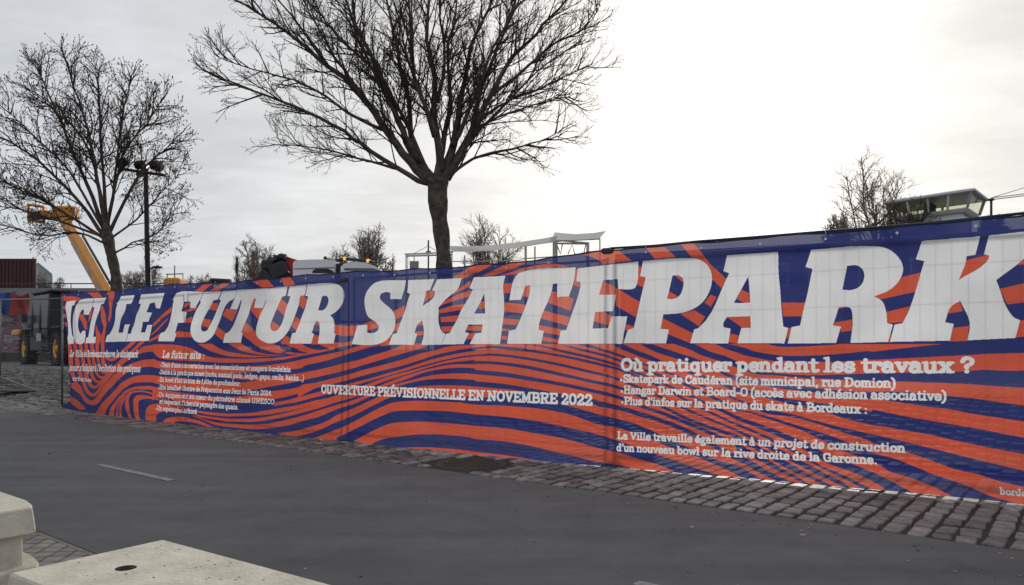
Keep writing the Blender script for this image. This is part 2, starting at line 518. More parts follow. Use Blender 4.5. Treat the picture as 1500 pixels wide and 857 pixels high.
# left middle: orange ground with blue bands
fill(inkO, seg('A5 -60,0 A4 1100,40 1100,650 A5 0,610 300,650 600,690 1100,690 1500,620 A6 500,590 500,530 300,560 380,500 210,440 400,412 B5 0,230 0,165 A6 1000,165 1150,125 1290,105 1320,30 1000,95 400,95 100,95') + seg('A2 1500,770 900,770 300,780'))
for t in ('A5 -100,5 0,-5 130,-45 230,-35 330,0 450,65 560,115 700,155 850,172 1050,175 1300,155 1480,142/A5 -100,35 0,32 130,38 250,60 350,95 430,135 530,170 700,188 900,192 1100,188 1300,172 1480,150',
          'A5 575,-70 700,5 800,70 900,110 1100,150 1300,157/A5 500,-10 580,45 700,105 850,135 1000,155 1150,162',
          'A5 895,-60 1000,20 1100,75 1250,125 1450,146/A5 870,20 950,70 1050,115 1200,145 1450,152',
          'A5 1310,5 1400,50 1500,95 A6 120,190 230,225/A5 1215,30 1300,75 1400,115 A6 0,215 100,222 230,228',
          'A6 105,80 200,130 300,175 410,200/A6 30,110 120,160 220,195 320,205 400,206',
          'A6 420,90 520,110 620,148/A6 340,110 400,140 480,165 560,168 640,150',
          'A6 0,240 150,228 250,225/A6 0,262 150,245 250,228',
          'A4 1100,110 A5 0,190 300,215 450,222 700,235 1000,232 1300,205 A6 200,262 400,222 600,185 740,142 850,118 900,95/A4 1100,190 A5 0,222 300,250 500,265 800,280 1100,268 1300,245 A6 200,305 400,262 600,220 800,175 1000,112',
          'A5 600,365 830,350 1100,330 A6 300,375 400,335 600,290 800,225 1000,165 1150,125 1290,100/A5 600,368 900,375 1200,385 A6 210,440 400,412 600,370 800,315 1000,270 1200,200 1400,140',
          'A4 1100,285 A5 0,300 200,335 500,370 800,410 1060,430/A4 1100,370 A5 0,385 200,400 500,440 800,460 1060,432',
          'A4 1100,450 A5 0,480 200,520 500,552 800,560 1000,535 1200,500 A6 380,500 400,495/A4 1100,495 A5 0,530 200,560 500,605 800,610 1000,590 1200,552 1400,525 A6 330,575',
          'A5 400,655 700,665 900,680 1100,660 1300,625 A6 300,650/A5 500,670 700,695 900,715 1100,700 1300,665 A6 300,690'):
    band(t, 0.0)
fill(inkO, seg('A6 480,530 500,480 700,440 700,470'), 0.0)
# lower left arches
for t in ('A4 240,455 300,470 330,500 350,560 400,620 450,650 500,600 560,520 620,440 700,350 800,280 900,240 1000,205 1110,195/A4 225,500 250,520 300,560 340,600 370,650 420,690 470,700 530,670 580,600 640,520 720,430 800,360 900,310 1000,285 1110,280',
          'A4 350,430 370,480 410,545 460,570 520,510 570,430 650,330 750,230 850,160 930,110 1000,60 1110,38/A4 340,480 370,540 410,590 470,605 530,550 580,480 640,400 700,330 800,240 900,170 1000,125 1110,108',
          'A4 480,800 520,740 570,680 640,600 720,500 800,430 900,390 1000,372 1110,372/A4 600,830 630,730 680,650 740,570 820,500 900,462 1000,450 1110,450',
          'A4 640,850 660,740 690,680 740,610 800,550 900,505 1000,492 1110,497 A5 100,560 300,640 600,680/A4 700,850 695,760 720,700 760,630 820,570 900,532 1000,530 1110,540 A5 100,630 300,680 600,700',
          'A4 715,850 715,760 740,680 780,610 810,570/A4 735,850 732,760 755,690 790,620 812,572',
          'A4 750,850 745,760 762,690 795,620 818,580/A4 780,850 768,760 782,700 805,630 820,585',
          'A4 200,590 260,620 330,670 400,745/A4 165,645 250,690 340,755'):
    band(t)
def ribbon(t, w):
    p = [Vector(q) for q in catmull(seg(t))]
    a, b = [], []
    for i, q in enumerate(p):
        d = (p[min(i + 1, len(p) - 1)] - p[max(i - 1, 0)]).normalized()
        n_ = Vector((-d.y, d.x)) * (w[0] + (w[1] - w[0]) * i / (len(p) - 1)) / 7.5 / 2
        a.append(tuple(q + n_)); b.append(tuple(q - n_))
    fill(inkO, a + b[::-1])
ribbon('A4 150,-10 185,120 215,260 250,380 290,470 350,560', (46, 20))
ribbon('A4 215,-10 240,100 270,250 310,370 350,460 400,560', (40, 24))
ribbon('A4 280,-10 305,120 330,260 370,380 410,470 460,505 520,475 570,420 640,350', (44, 22))
ribbon('A4 355,-10 378,120 400,260 430,370 480,440 540,445 590,410 650,345 720,270', (46, 20))
ribbon('A4 435,-10 445,120 460,260 490,350 540,395 590,385 640,340', (44, 20))
ribbon('A4 495,-10 500,120 520,250 550,330 600,350 650,325', (34, 20))
ribbon('A4 550,-10 555,120 570,230 610,285 680,280 760,215 850,140 1000,-5', (34, 34))
ribbon('A4 595,180 650,203 720,165 800,95 900,-5', (30, 42))
for t in ('A7 400,390 370,300 360,220 370,150 400,110 470,92 560,92 650,118 730,160 900,215 1100,285/A7 440,410 410,330 400,250 400,190 430,130 480,112 560,108 650,135 730,175 900,225 1100,290',
          'A7 490,410 460,330 450,250 455,190 490,150 550,140 640,158 720,185 900,240 1100,300 1300,330 1500,345/A7 550,415 530,350 520,270 525,210 570,185 650,182 720,198 900,255 1100,318 1300,360 1500,375',
          'A7 610,440 600,350 605,290 640,250 700,235 800,240 900,268 1050,330 1200,365 1500,400/A7 710,445 712,370 740,335 830,320 950,335 1100,350 1200,385 1500,432',
          'A7 1100,365 1200,395 1350,435 1500,455/A7 1100,370 1200,410 1350,465 1500,490',
          'A7 770,450 820,400 900,380 1000,380 1100,400 1200,430 1300,475 1400,515 1500,530/A7 880,460 930,430 1000,430 1100,440 1200,465 1300,500 1400,545'):
    band(t)
# pieces between and above the title letters
poly('A1 65,185 200,180 270,190 310,215 240,242 150,232 65,228;A1 80,290 130,285 135,325 85,320;A1 95,375 140,375 145,415 100,410;A1 110,465 145,470 145,512 120,505;'
     'A1 370,140 490,125 530,185 440,197 415,170;A1 290,365 330,390 370,460 378,545 350,545 320,470 285,415;A1 270,530 300,600 275,590;A1 390,390 432,310 420,400 380,470;'
     'A1 515,300 545,280 560,340 592,480 580,560 562,690 538,700 540,600 560,520 520,400;A1 595,125 665,120 660,220 640,380 622,465 605,440 620,300 610,200;'
     'A1 472,480 500,560 542,620 522,700 488,700 470,560;A1 1095,490 1200,380 1305,290 1295,350 1200,420 1110,515;A1 1080,600 1180,500 1265,410 1250,445 1150,560 1078,618;A1 1050,665 1180,590 1170,640 1060,682;'
     'A2 250,330 297,322 292,352 222,392 210,420;A2 210,424 300,390 375,360 370,402 262,432;A2 250,500 330,480 310,545 225,545;A2 150,640 300,650 322,705 140,705;'
     'A2 525,330 610,330 600,412 505,400;A2 455,500 540,515 520,602 440,580;A2 700,390 820,410 770,532 665,465;A2 610,590 712,660 680,742 585,670;'
     'A2 440,128 540,118 430,205 345,205;A2 640,112 765,98 600,192 515,192;A2 980,95 1150,65 1225,152 1085,162 1040,125;A2 1300,50 1400,38 1455,127 1345,142;'
     'A2 998,280 1022,280 1016,380 1116,380 1065,515 980,410;A2 905,530 1035,645 1070,715 1130,760 1300,800 1300,855 1100,830 1000,760 900,690 880,640;'
     'A2 1290,265 1382,350 1345,472 1260,390;A2 1220,530 1292,592 1262,638 1200,635 1188,590;'
     'A3 305,330 350,322 392,370 350,472 302,428;A3 265,555 317,590 276,708 222,662;A3 105,832 160,765 212,790 200,860 120,860;A3 470,608 522,608 522,652 478,636;A3 460,750 517,765 510,860 440,860;'
     'A3 688,638 800,658 945,652 908,757 800,770 688,747;A3 678,835 800,842 892,815 880,870 678,870;A3 1010,635 1120,595 1175,640 1172,672 1058,708 1052,650;'
     'A3 1335,490 1462,430 1442,547 1355,582;A3 1352,632 1417,620 1387,707 1342,712;A3 1230,850 1320,780 1300,870 1200,880;'
     'B1 1000,172 1130,95 1210,62 1370,55 1230,125 1090,188 1070,180;B1 1285,155 1480,60 1510,60 1500,80 1370,152;'
     'B2 0,200 125,195 10,262 0,264;B2 40,287 160,230 260,188 392,180 300,225 130,282;B2 180,284 330,235 450,205 560,190 640,198 712,215 560,237 310,268 200,288;'
     'B1 752,303 842,298 832,342 740,405;B1 1050,285 1172,200 1162,257 990,337;B1 915,410 1050,330 1182,295 1165,347 1000,402 880,442;B1 870,480 1000,440 1142,420 1110,477 950,502 885,512;B1 892,550 1072,530 1040,592 905,597;B1 903,640 1022,635 990,692 915,692;'
     'B1 660,618 717,580 722,622 668,632;B1 648,690 732,680 737,717 670,727 643,707;B1 560,850 640,815 800,815 700,840;B1 1262,402 1312,400 1317,467 1248,467;B1 1148,635 1302,630 1292,677 1138,674;B1 1165,703 1227,703 1200,757 1143,762;'
     'B2 203,345 272,345 262,417 205,422;B2 218,490 392,510 355,577 213,560;B2 210,615 337,625 315,667 198,660;B2 188,690 262,700 262,717 188,712;B2 203,750 242,755 240,782 195,777;B2 373,360 414,358 407,452 358,442;'
     'B2 585,405 617,415 615,452 707,445 747,465 725,557 555,495;B2 520,555 717,605 702,672 498,615;B2 478,665 682,705 652,710 650,747 520,725 520,710 483,707;B2 515,755 642,780 637,807 508,787;'
     'B2 763,235 777,235 765,325 797,330 797,360 787,372 748,355;B2 970,322 1090,385 1262,487 1232,607 1080,520 1070,432 943,432;B2 918,563 980,565 1047,600 1020,672 903,635;'
     'B2 1243,210 1272,215 1265,285 1302,290 1292,377 1223,345;B2 1158,660 1222,680 1210,702 1148,707;B2 1128,770 1145,765 1135,815 1122,815;B2 825,122 1000,85 1080,80 1202,170 1000,192 985,192 900,145;'
     'B3 215,92 340,82 452,182 300,197;B3 480,78 570,70 640,150 700,230 822,340 787,407 720,345 715,300 680,240 570,187;B3 448,318 482,316 507,345 512,372;B3 398,428 472,470 440,488 392,488;'
     'B3 708,455 752,475 707,547 663,515;B3 492,598 590,570 668,618 625,688;B3 360,628 588,742 565,812 400,745 400,710 343,702;B3 935,420 987,445 1000,517 960,517 900,490;B3 825,618 1003,618 1007,697 940,697;B3 850,740 917,755 905,815 838,802;'
     'B3 1228,515 1402,515 1380,615 1240,615;B3 1278,700 1302,700 1270,777 1253,777;B4 555,533 680,475 740,410 862,380 832,500 610,550;B4 638,630 787,595 745,692 650,702;B4 338,598 392,598 335,612;B4 320,695 422,678 422,745 355,757 355,720 303,722;'
     'B4 640,818 665,770 672,770 660,822;B4 1135,305 1272,273 1284,290 1220,352 1088,432;B4 1042,592 1097,558 1117,625 1023,640;B4 1058,730 1157,718 1142,812 1030,815;B4 1455,337 1510,290 1640,200 1640,300 1500,330;B4 1348,485 1500,450 1640,420 1640,545 1500,570 1393,582;B4 1468,687 1500,680 1640,660 1640,770 1445,790')
poly('A6 690,15 780,25 900,8 895,58 780,88 680,80', 0.0)

# the title, letter by letter
LET = [
 ('A1 142,240 245,225 235,275 205,285 190,560 205,625 215,630 210,700 160,708 145,640 150,600 150,380 135,290', ''),
 ('A1 442,203 425,300 385,385 330,380 337,330 318,325 292,370 275,440 270,540 290,598 330,560 357,560 355,640 335,690 280,707 230,690 210,600 215,450 240,310 290,225 370,205', ''),
 ('A1 450,200 580,195 560,260 530,265 480,400 445,625 475,625 475,695 360,697 370,635 392,630 425,400 452,300 430,298', ''),
 ('A1 735,180 880,168 850,262 805,265 715,580 770,580 800,490 848,488 800,677 578,683 600,610 625,595 705,270 695,265', ''),
 ('A1 965,160 1222,143 1170,315 1125,310 1110,245 1055,260 1020,355 1080,360 1050,460 990,460 960,575 1005,578 1040,495 1095,495 1050,670 805,677 825,595 860,590 955,262 930,260', ''),
 ('A2 170,215 443,208 360,385 300,380 305,315 240,312 205,420 265,432 235,545 165,548 135,660 150,665 125,750 -40,750 -15,665 30,640 125,300 112,297 140,240', ''),
 ('A2 447,208 645,200 605,290 555,300 430,580 425,620 450,643 490,635 520,590 640,300 620,290 655,200 803,188 765,290 735,305 610,590 570,680 500,745 430,765 355,745 310,680 303,610 330,510 415,320 405,305', ''),
 ('A2 808,185 1172,165 1110,385 1018,382 1022,280 1000,280 990,330 965,420 905,560 875,650 893,660 868,765 678,765 705,662 735,650 830,440 870,300 855,300 815,400 745,395', ''),
 ('A3 -22,240 180,222 150,325 110,335 60,470 0,620 -10,670 10,710 55,710 95,665 170,440 205,330 170,325 205,222 390,203 360,320 320,325 295,430 215,650 160,750 80,825 0,848 -90,820 -150,760 -160,680 -130,570 -62,380 -70,350', ''),
 ('A3 400,200 680,190 740,210 780,260 790,340 760,430 700,500 640,540 670,570 685,620 685,740 700,745 680,850 510,850 525,640 515,610 490,605 470,640 440,735 465,740 440,850 205,850 230,735 265,730 300,640 385,400 400,330 367,325', 'A3 555,330 600,322 620,350 610,430 570,480 510,485'),
 ('A3 1250,155 1480,155 1425,360 1300,360 1305,290 1255,283 1200,300 1185,350 1210,390 1290,460 1340,520 1358,600 1345,700 1300,780 1220,840 1100,865 1000,865 880,855 945,650 1055,645 1055,730 1110,735 1165,710 1180,660 1150,620 1060,550 1025,450 1020,350 1050,270 1120,190 1190,162', ''),
 ('B1 590,197 825,188 795,292 755,300 722,445 840,335 838,300 815,292 850,190 1088,178 1045,285 1000,325 868,458 912,690 945,708 905,812 715,812 735,715 715,580 668,620 645,700 670,710 645,812 405,810 440,712 478,700 600,330 570,312', ''),
 ('B1 1205,170 1505,157 1488,230 1498,400 1478,690 1458,805 1178,805 1225,703 1283,697 1302,620 1155,620 1128,690 1165,703 1120,805 908,810 950,708 988,700 1190,285 1158,275', 'B1 1300,325 1315,515 1215,515'),
 ('B2 335,262 763,220 748,330 710,445 620,450 622,345 588,348 575,420 485,665 485,705 525,712 510,812 240,812 258,712 310,700 335,640 390,500 410,430 412,360 378,362 345,472 258,475 300,290', ''),
 ('B2 780,228 1250,175 1232,370 1215,385 1095,388 1088,310 975,320 945,432 1080,432 1055,560 915,565 895,695 1015,690 1045,600 1165,600 1125,812 635,812 652,712 695,705 712,650 798,370 800,335 767,325', ''),
 ('B3 215,210 540,190 620,200 690,250 718,330 700,430 640,520 550,575 480,592 365,600 345,705 405,712 385,812 75,812 105,715 150,700 235,330 195,320', 'B3 430,318 470,315 505,340 508,400 480,465 440,487 390,487'),
 ('B3 825,170 1195,145 1205,330 1240,690 1275,700 1248,812 905,812 935,700 1005,698 1002,615 830,618 800,670 805,695 855,705 838,812 562,812 590,710 620,700 845,300 802,285', 'B3 985,322 998,515 878,518'),
 ('B4 165,240 540,217 640,232 715,290 742,360 720,430 660,490 560,533 610,560 635,620 645,700 680,710 650,818 415,825 425,640 412,605 390,598 340,600 305,715 355,722 325,825 22,828 47,725 100,715 175,360 130,347', 'B4 390,340 460,340 495,375 495,430 470,470 420,492 363,490'),
 ('B4 860,185 1225,155 1195,270 1140,280 1130,330 1090,430 1275,300 1280,275 1248,268 1280,150 1620,112 1600,190 1500,295 1325,430 1430,660 1475,682 1445,793 1145,808 1160,700 1100,560 1040,600 1005,695 1060,705 1035,810 662,818 690,710 740,700 780,620 875,310 822,300', ''),
]
for o_, h_ in LET:
    fill(inkW, round_poly(seg(o_)), 1.0, [round_poly(seg(h_))] if h_ else ())

# small lettering: a stroke-built slab-serif face
GL = {}
def gl(ch, w, d):
    st = []
    for part in d.split(';'):
        ws = part.split(); k = ws[0]
        p = [tuple(float(c) for c in q.split(',')) for q in ws[1:]]
        if k == 'c':
            p = catmull(p, 4)
        elif k == 'o':
            p = catmull(p[-1:] + p + p[:2], 4)
        st.append((k == 't', p))
    GL[ch] = (w, st)
BOWR = 'o .36,.64 .52,.52 .54,.34 .52,.16 .36,.04 .2,.14 .15,.34 .2,.54'
BOWL = 'o .3,.64 .14,.52 .11,.34 .14,.16 .3,.04 .44,.14 .5,.34 .44,.54'
gl('a', .64, 'c .12,.54 .2,.64 .34,.64 .45,.52 .46,.3;l .46,.4 .46,.06;c .45,.4 .26,.4 .11,.3 .1,.14 .22,.04 .36,.08 .45,.2;t .46,.04 .6,.04')
gl('b', .68, 'l .14,.96 .14,.06;t .0,.96 .14,.96;' + BOWR)
gl('c', .6, 'c .5,.48 .42,.62 .28,.64 .13,.5 .1,.34 .13,.16 .28,.04 .42,.06 .52,.16;l .5,.6 .5,.48')
gl('d', .68, BOWL + ';l .5,.96 .5,.06;t .34,.96 .5,.96;t .5,.04 .65,.04')
gl('e', .6, 'l .12,.35 .49,.35;c .5,.36 .47,.56 .3,.64 .14,.52 .1,.34 .14,.14 .3,.04 .5,.14')
gl('f', .44, 'c .46,.9 .34,.97 .21,.86 .2,.6;l .2,.6 .2,.06;t .04,.64 .42,.64;t .04,.04 .38,.04')
gl('g', .62, 'o .28,.64 .14,.54 .14,.36 .28,.26 .42,.36 .42,.54;t .42,.58 .6,.64;c .2,.26 .14,.14 .38,.06 .54,-.06 .42,-.24 .16,-.24 .08,-.1 .2,.02')
gl('n', .68, 'l .14,.64 .14,.06;t .0,.64 .14,.64;t .02,.04 .28,.04;c .14,.46 .3,.64 .46,.6 .5,.4;l .5,.4 .5,.06;t .4,.04 .65,.04')
gl('h', .68, 'l .14,.96 .14,.06;t .0,.96 .14,.96;t .02,.04 .28,.04;c .14,.46 .3,.64 .46,.6 .5,.4;l .5,.4 .5,.06;t .4,.04 .65,.04')
gl('i', .38, 'l .18,.62 .18,.06;t .02,.64 .18,.64;t .02,.04 .36,.04;l .18,.9 .18,.91')
gl('j', .36, 'c .2,.64 .2,.1 .17,-.16 .02,-.24;t .04,.64 .2,.64;l .2,.9 .2,.91')
gl('k', .66, 'l .14,.96 .14,.06;t .0,.96 .14,.96;t .02,.04 .28,.04;l .5,.6 .2,.34 .52,.07;t .38,.64 .62,.64;t .42,.04 .65,.04')
gl('l', .38, 'l .18,.96 .18,.06;t .02,.96 .18,.96;t .02,.04 .36,.04')
gl('m', .96, 'l .14,.64 .14,.06;t .0,.64 .14,.64;t .02,.04 .28,.04;c .14,.46 .28,.64 .42,.58 .46,.4;l .46,.4 .46,.06;c .46,.46 .6,.64 .74,.58 .78,.4;l .78,.4 .78,.06;t .66,.04 .93,.04;t .38,.04 .56,.04')
gl('o', .64, 'o .32,.64 .14,.52 .1,.34 .14,.16 .32,.04 .5,.16 .54,.34 .5,.52')
gl('p', .68, 'l .14,.64 .14,-.26;t .0,.64 .14,.64;t .0,-.26 .32,-.26;' + BOWR)
gl('q', .68, BOWL + ';l .5,.64 .5,-.26;t .34,-.26 .66,-.26')
gl('r', .5, 'l .15,.64 .15,.06;t .0,.64 .15,.64;t .02,.04 .34,.04;c .15,.42 .26,.6 .44,.6;l .44,.62 .44,.5')
gl('s', .56, 'c .46,.5 .4,.62 .24,.64 .11,.52 .2,.38 .38,.3 .47,.18 .34,.04 .14,.05 .09,.2')
gl('t', .46, 'l .2,.84 .2,.2;c .2,.2 .26,.05 .44,.1;t .02,.64 .42,.64')
gl('u', .68, 'l .14,.64 .14,.24;c .14,.24 .2,.05 .38,.06 .5,.22;l .5,.64 .5,.06;t .0,.64 .14,.64;t .36,.64 .5,.64;t .5,.04 .65,.04')
gl('v', .62, 'l .1,.62 .31,.08 .52,.62;t .0,.64 .22,.64;t .4,.64 .62,.64')
gl('w', .88, 'l .1,.62 .27,.08 .44,.58 .61,.08 .78,.62;t .0,.64 .22,.64;t .66,.64 .88,.64')
gl('x', .64, 'l .12,.62 .52,.06;l .52,.62 .12,.06;t .0,.64 .24,.64;t .4,.64 .64,.64;t .0,.04 .24,.04;t .4,.04 .64,.04')
gl('y', .62, 'l .1,.62 .32,.08;l .52,.62 .26,-.2 .1,-.24;t .0,.64 .22,.64;t .4,.64 .62,.64')
gl('é', .6, 'l .12,.35 .49,.35;c .5,.36 .47,.56 .3,.64 .14,.52 .1,.34 .14,.14 .3,.04 .5,.14;l .26,.8 .4,.94')
gl('è', .6, 'l .12,.35 .49,.35;c .5,.36 .47,.56 .3,.64 .14,.52 .1,.34 .14,.14 .3,.04 .5,.14;l .22,.94 .34,.8')
gl('à', .64, 'c .12,.54 .2,.64 .34,.64 .45,.52 .46,.3;l .46,.4 .46,.06;c .45,.4 .26,.4 .11,.3 .1,.14 .22,.04 .36,.08 .45,.2;t .46,.04 .6,.04;l .22,.94 .34,.8')
gl('ù', .68, 'l .14,.64 .14,.24;c .14,.24 .2,.05 .38,.06 .5,.22;l .5,.64 .5,.06;t .0,.64 .14,.64;t .36,.64 .5,.64;t .5,.04 .65,.04;l .22,.94 .34,.8')
gl('œ', 1.0, 'o .32,.64 .14,.52 .1,.34 .14,.16 .32,.04 .5,.16 .54,.34 .5,.52;l .52,.35 .89,.35;c .9,.36 .87,.56 .7,.64 .54,.52 .5,.34 .54,.14 .7,.04 .9,.14')
gl('O', .84, 'o .42,.93 .2,.82 .11,.5 .2,.18 .42,.07 .64,.18 .73,.5 .64,.82')
gl('U', .88, 'l .2,.9 .2,.34;c .2,.34 .26,.08 .44,.06 .62,.08 .68,.34;l .68,.34 .68,.9;t .04,.95 .36,.95;t .52,.95 .84,.95')
gl('V', .84, 'l .14,.92 .42,.08 .7,.92;t .0,.95 .3,.95;t .54,.95 .84,.95')
gl('E', .78, 'l .2,.95 .2,.05;l .06,.93 .66,.93 .66,.76;l .06,.07 .68,.07 .68,.25;l .2,.5 .5,.5')
gl('É', .78, 'l .2,.95 .2,.05;l .06,.93 .66,.93 .66,.76;l .06,.07 .68,.07 .68,.25;l .2,.5 .5,.5;l .34,1.12 .48,1.24')
gl('R', .84, 'l .2,.95 .2,.05;l .06,.93 .4,.93;c .4,.93 .64,.86 .62,.58 .4,.48;l .4,.48 .2,.48;l .42,.48 .66,.07;t .06,.05 .36,.05;t .56,.05 .82,.05')
gl('T', .8, 'l .4,.95 .4,.06;l .09,.72 .09,.93 .71,.93 .71,.72;t .22,.05 .58,.05')
gl('P', .76, 'l .2,.95 .2,.05;l .06,.93 .4,.93;c .4,.93 .66,.84 .64,.54 .4,.42;l .4,.42 .2,.42;t .04,.05 .4,.05')
gl('I', .44, 'l .22,.95 .22,.05;t .04,.95 .4,.95;t .04,.05 .4,.05')
gl('S', .72, 'c .6,.74 .52,.9 .32,.93 .13,.8 .16,.6 .4,.5 .6,.38 .58,.14 .36,.06 .14,.12 .1,.28;l .6,.94 .6,.74;l .1,.06 .1,.26')
gl('N', .9, 'l .2,.9 .2,.06;l .2,.9 .7,.1;l .7,.94 .7,.1;t .02,.95 .24,.95;t .04,.05 .36,.05;t .54,.95 .88,.95')
gl('L', .72, 'l .2,.95 .2,.06;l .06,.07 .64,.07 .64,.28;t .04,.95 .38,.95')
gl('M', 1.04, 'l .2,.92 .2,.06;l .2,.92 .5,.2 .8,.92;l .82,.92 .82,.06;t .04,.95 .24,.95;t .8,.95 1.0,.95;t .04,.05 .36,.05;t .66,.05 1.0,.05')
gl('B', .8, 'l .2,.95 .2,.05;l .06,.93 .4,.93;c .4,.93 .62,.86 .6,.6 .4,.51;l .4,.51 .2,.51;c .4,.51 .7,.44 .66,.14 .42,.07;l .42,.07 .06,.07')
gl('D', .84, 'l .2,.95 .2,.05;l .06,.93 .36,.93;c .36,.93 .64,.84 .72,.5 .64,.16 .36,.07;l .36,.07 .06,.07')
gl('C', .78, 'c .66,.7 .56,.88 .4,.93 .2,.82 .11,.5 .2,.18 .4,.07 .58,.12 .68,.3;l .66,.94 .66,.7')
gl('G', .84, 'c .66,.7 .56,.88 .4,.93 .2,.82 .11,.5 .2,.18 .4,.07 .56,.12 .66,.26;l .66,.94 .66,.72;l .66,.08 .66,.44;t .46,.46 .8,.46')
gl('H', .92, 'l .2,.95 .2,.05;l .7,.95 .7,.05;l .2,.5 .7,.5;t .04,.95 .36,.95;t .54,.95 .86,.95;t .04,.05 .36,.05;t .54,.05 .86,.05')
gl('J', .6, 'l .38,.95 .38,.3;c .38,.3 .34,.08 .1,.08 .08,.26;t .2,.95 .56,.95')
gl('2', .68, 'c .12,.7 .2,.9 .36,.93 .54,.82 .5,.58 .12,.12;l .12,.07 .58,.07 .58,.22')
gl('0', .72, 'o .36,.93 .17,.8 .11,.5 .17,.2 .36,.07 .55,.2 .61,.5 .55,.8')
gl('4', .7, 'l .46,.05 .46,.93 .1,.3 .64,.3')
gl('1', .5, 'l .1,.78 .26,.93 .26,.05;t .08,.05 .44,.05')
gl('6', .68, 'c .52,.86 .34,.93 .16,.76 .11,.4 .2,.12 .36,.07 .54,.18 .54,.42 .36,.54 .16,.42')
gl('.', .3, 'l .15,.07 .15,.08'); gl(',', .3, 'l .16,.08 .1,-.14'); gl(':', .34, 'l .17,.07 .17,.08;l .17,.5 .17,.51')
gl("'", .26, 'l .14,.95 .1,.74'); gl('-', .44, 'l .08,.34 .36,.34'); gl('•', .42, 'l .13,.22 .21,.34;l .13,.34 .21,.22;l .17,.2 .17,.36')
gl('(', .4, 'c .34,1.02 .16,.78 .12,.4 .16,.02 .34,-.22'); gl(')', .4, 'c .06,1.02 .24,.78 .28,.4 .24,.02 .06,-.22')
gl('?', .62, 'c .1,.72 .18,.9 .34,.93 .5,.8 .46,.58 .28,.44 .28,.32;l .28,.07 .28,.08')
GL[' '] = (.3, [])
def letter_line(txt, p0, p1, capx, weight=.088, slant=0.0, thin=.055, bold=1.04):
    """one printed line between two points of the photographed banner; capx = cap height in pixels at the start"""
    s0, z0 = sz(*p0); s1, z1 = sz(*p1)
    _, Y0 = fence_hit(p0[0])
    hc = capx / F * Y0
    tot = sum(GL[c][0] for c in txt)
    sx = (s1 - s0) / tot
    run = 0.0
    for c in txt:
        w, st = GL[c]
        for th, p in st:
            r = (thin if th else weight) * hc * PPM * bold
            r = max(r, .8)
            asp = sx / hc
            q = [((s0 - S0 + (run + x) * sx + slant * y * hc) * PPM, (z0 + (z1 - z0) * (run / tot) + y * hc - ZMIN) * PPM) for x, y in p]
            for (ax, ay), (bx, by) in zip(q, q[1:]):
                rx = r * max(.62, min(1.15, asp))
                x0 = max(0, int(min(ax, bx) - rx - 1)); x1 = min(IW, int(max(ax, bx) + rx + 2))
                y0 = max(0, int(min(ay, by) - r - 1)); y1 = min(IH, int(max(ay, by) + r + 2))
                if x1 <= x0 or y1 <= y0:
                    continue
                gx = (np.arange(x0, x1) + .5)[None, :]; gy = (np.arange(y0, y1) + .5)[:, None]
                k = r / rx
                dx, dy = (bx - ax) * k, by - ay
                l2 = dx * dx + dy * dy + 1e-9
                u = np.clip(((gx - ax) * k * dx + (gy - ay) * dy) / l2, 0, 1)
                dd = ((gx - ax) * k - u * dx) ** 2 + ((gy - ay) - u * dy) ** 2
                sub = inkW[y0:y1, x0:x1]
                sub[dd <= r * r] = 1.0
        run += w
letter_line('Où pratiquer pendant les travaux ?', (911, 543), (1428, 546), 18, .115, 0, .075)
letter_line('•Skatepark de Caudéran (site municipal, rue Domion)', (910, 560), (1313, 568), 11.5, .1, 0, .065)
letter_line('•Hangar Darwin et Board-O (accès avec adhésion associative)', (911, 576.5), (1387, 587), 11.5, .1, 0, .065)
letter_line("•Plus d'infos sur la pratique du skate à Bordeaux :", (912, 592.5), (1272, 606), 11.5, .1, 0, .065)
letter_line('La Ville travaille également à un projet de construction', (906, 643), (1327, 663), 11, .1, 0, .065)
letter_line("d'un nouveau bowl sur la rive droite de la Garonne.", (905, 660.5), (1286, 680), 11, .1, 0, .065)
letter_line('OUVERTURE PRÉVISIONNELLE EN NOVEMBRE 2022', (475, 576), (871, 594), 12.5, .105, 0, .08)
letter_line('Le futur site :', (241, 524), (302, 526), 10.5, .1, .2, .06)
letter_line("•Trait d'une concertation avec les associations et usagers bordelais.", (238, 537.5), (430, 545), 6.6, .088, .15, .06)
letter_line('•Dédié à la pratique street (curbs, manual pads, ledges, gaps, rails, banks...)', (236, 548), (450, 558), 6.6, .088, .15, .06)
letter_line("•Un bowl d'initiation de 1,60m de profondeur.", (235, 559), (358, 565.5), 6.6, .088, .15, .06)
letter_line('•Site labellisé Centre de Préparation aux Jeux de Paris 2024.', (235, 570), (404, 580), 6.6, .088, .15, .06)
letter_line('•Un équipement au cœur du périmètre classé UNESCO', (234, 581), (407, 592.5), 6.6, .088, .15, .06)
letter_line("et respectant l'identité paysagère des quais.", (238, 591), (354, 600), 6.6, .088, .15, .06)
letter_line('•Un espace plus arboré.', (233, 600.5), (294, 606.5), 6.6, .088, .15, .06)
letter_line('La Ville de Bordeaux rénove le skatepark', (104, 522.5), (206, 523.5), 9.5, .085, .3, .06)
letter_line("pour s'adapter à l'évolution des pratiques", (107, 543), (210, 545), 9.5, .085, .3, .06)
letter_line('urbaines.', (113, 557), (138, 560), 6, .085, .2, .06)
letter_line('bordeaux.fr', (1464, 724), (1545, 731), 10, .09, 0, .06)
# beyond the last traced column the stripes run on, folded back
cM = int((sz(1520, 500)[0] - S0) * PPM)
kM = min(IW - cM - 1, cM)
inkO[:, cM + 1:cM + 1 + kM] = inkO[:, cM - kM:cM][:, ::-1]
print('print drawn', IW, IH)
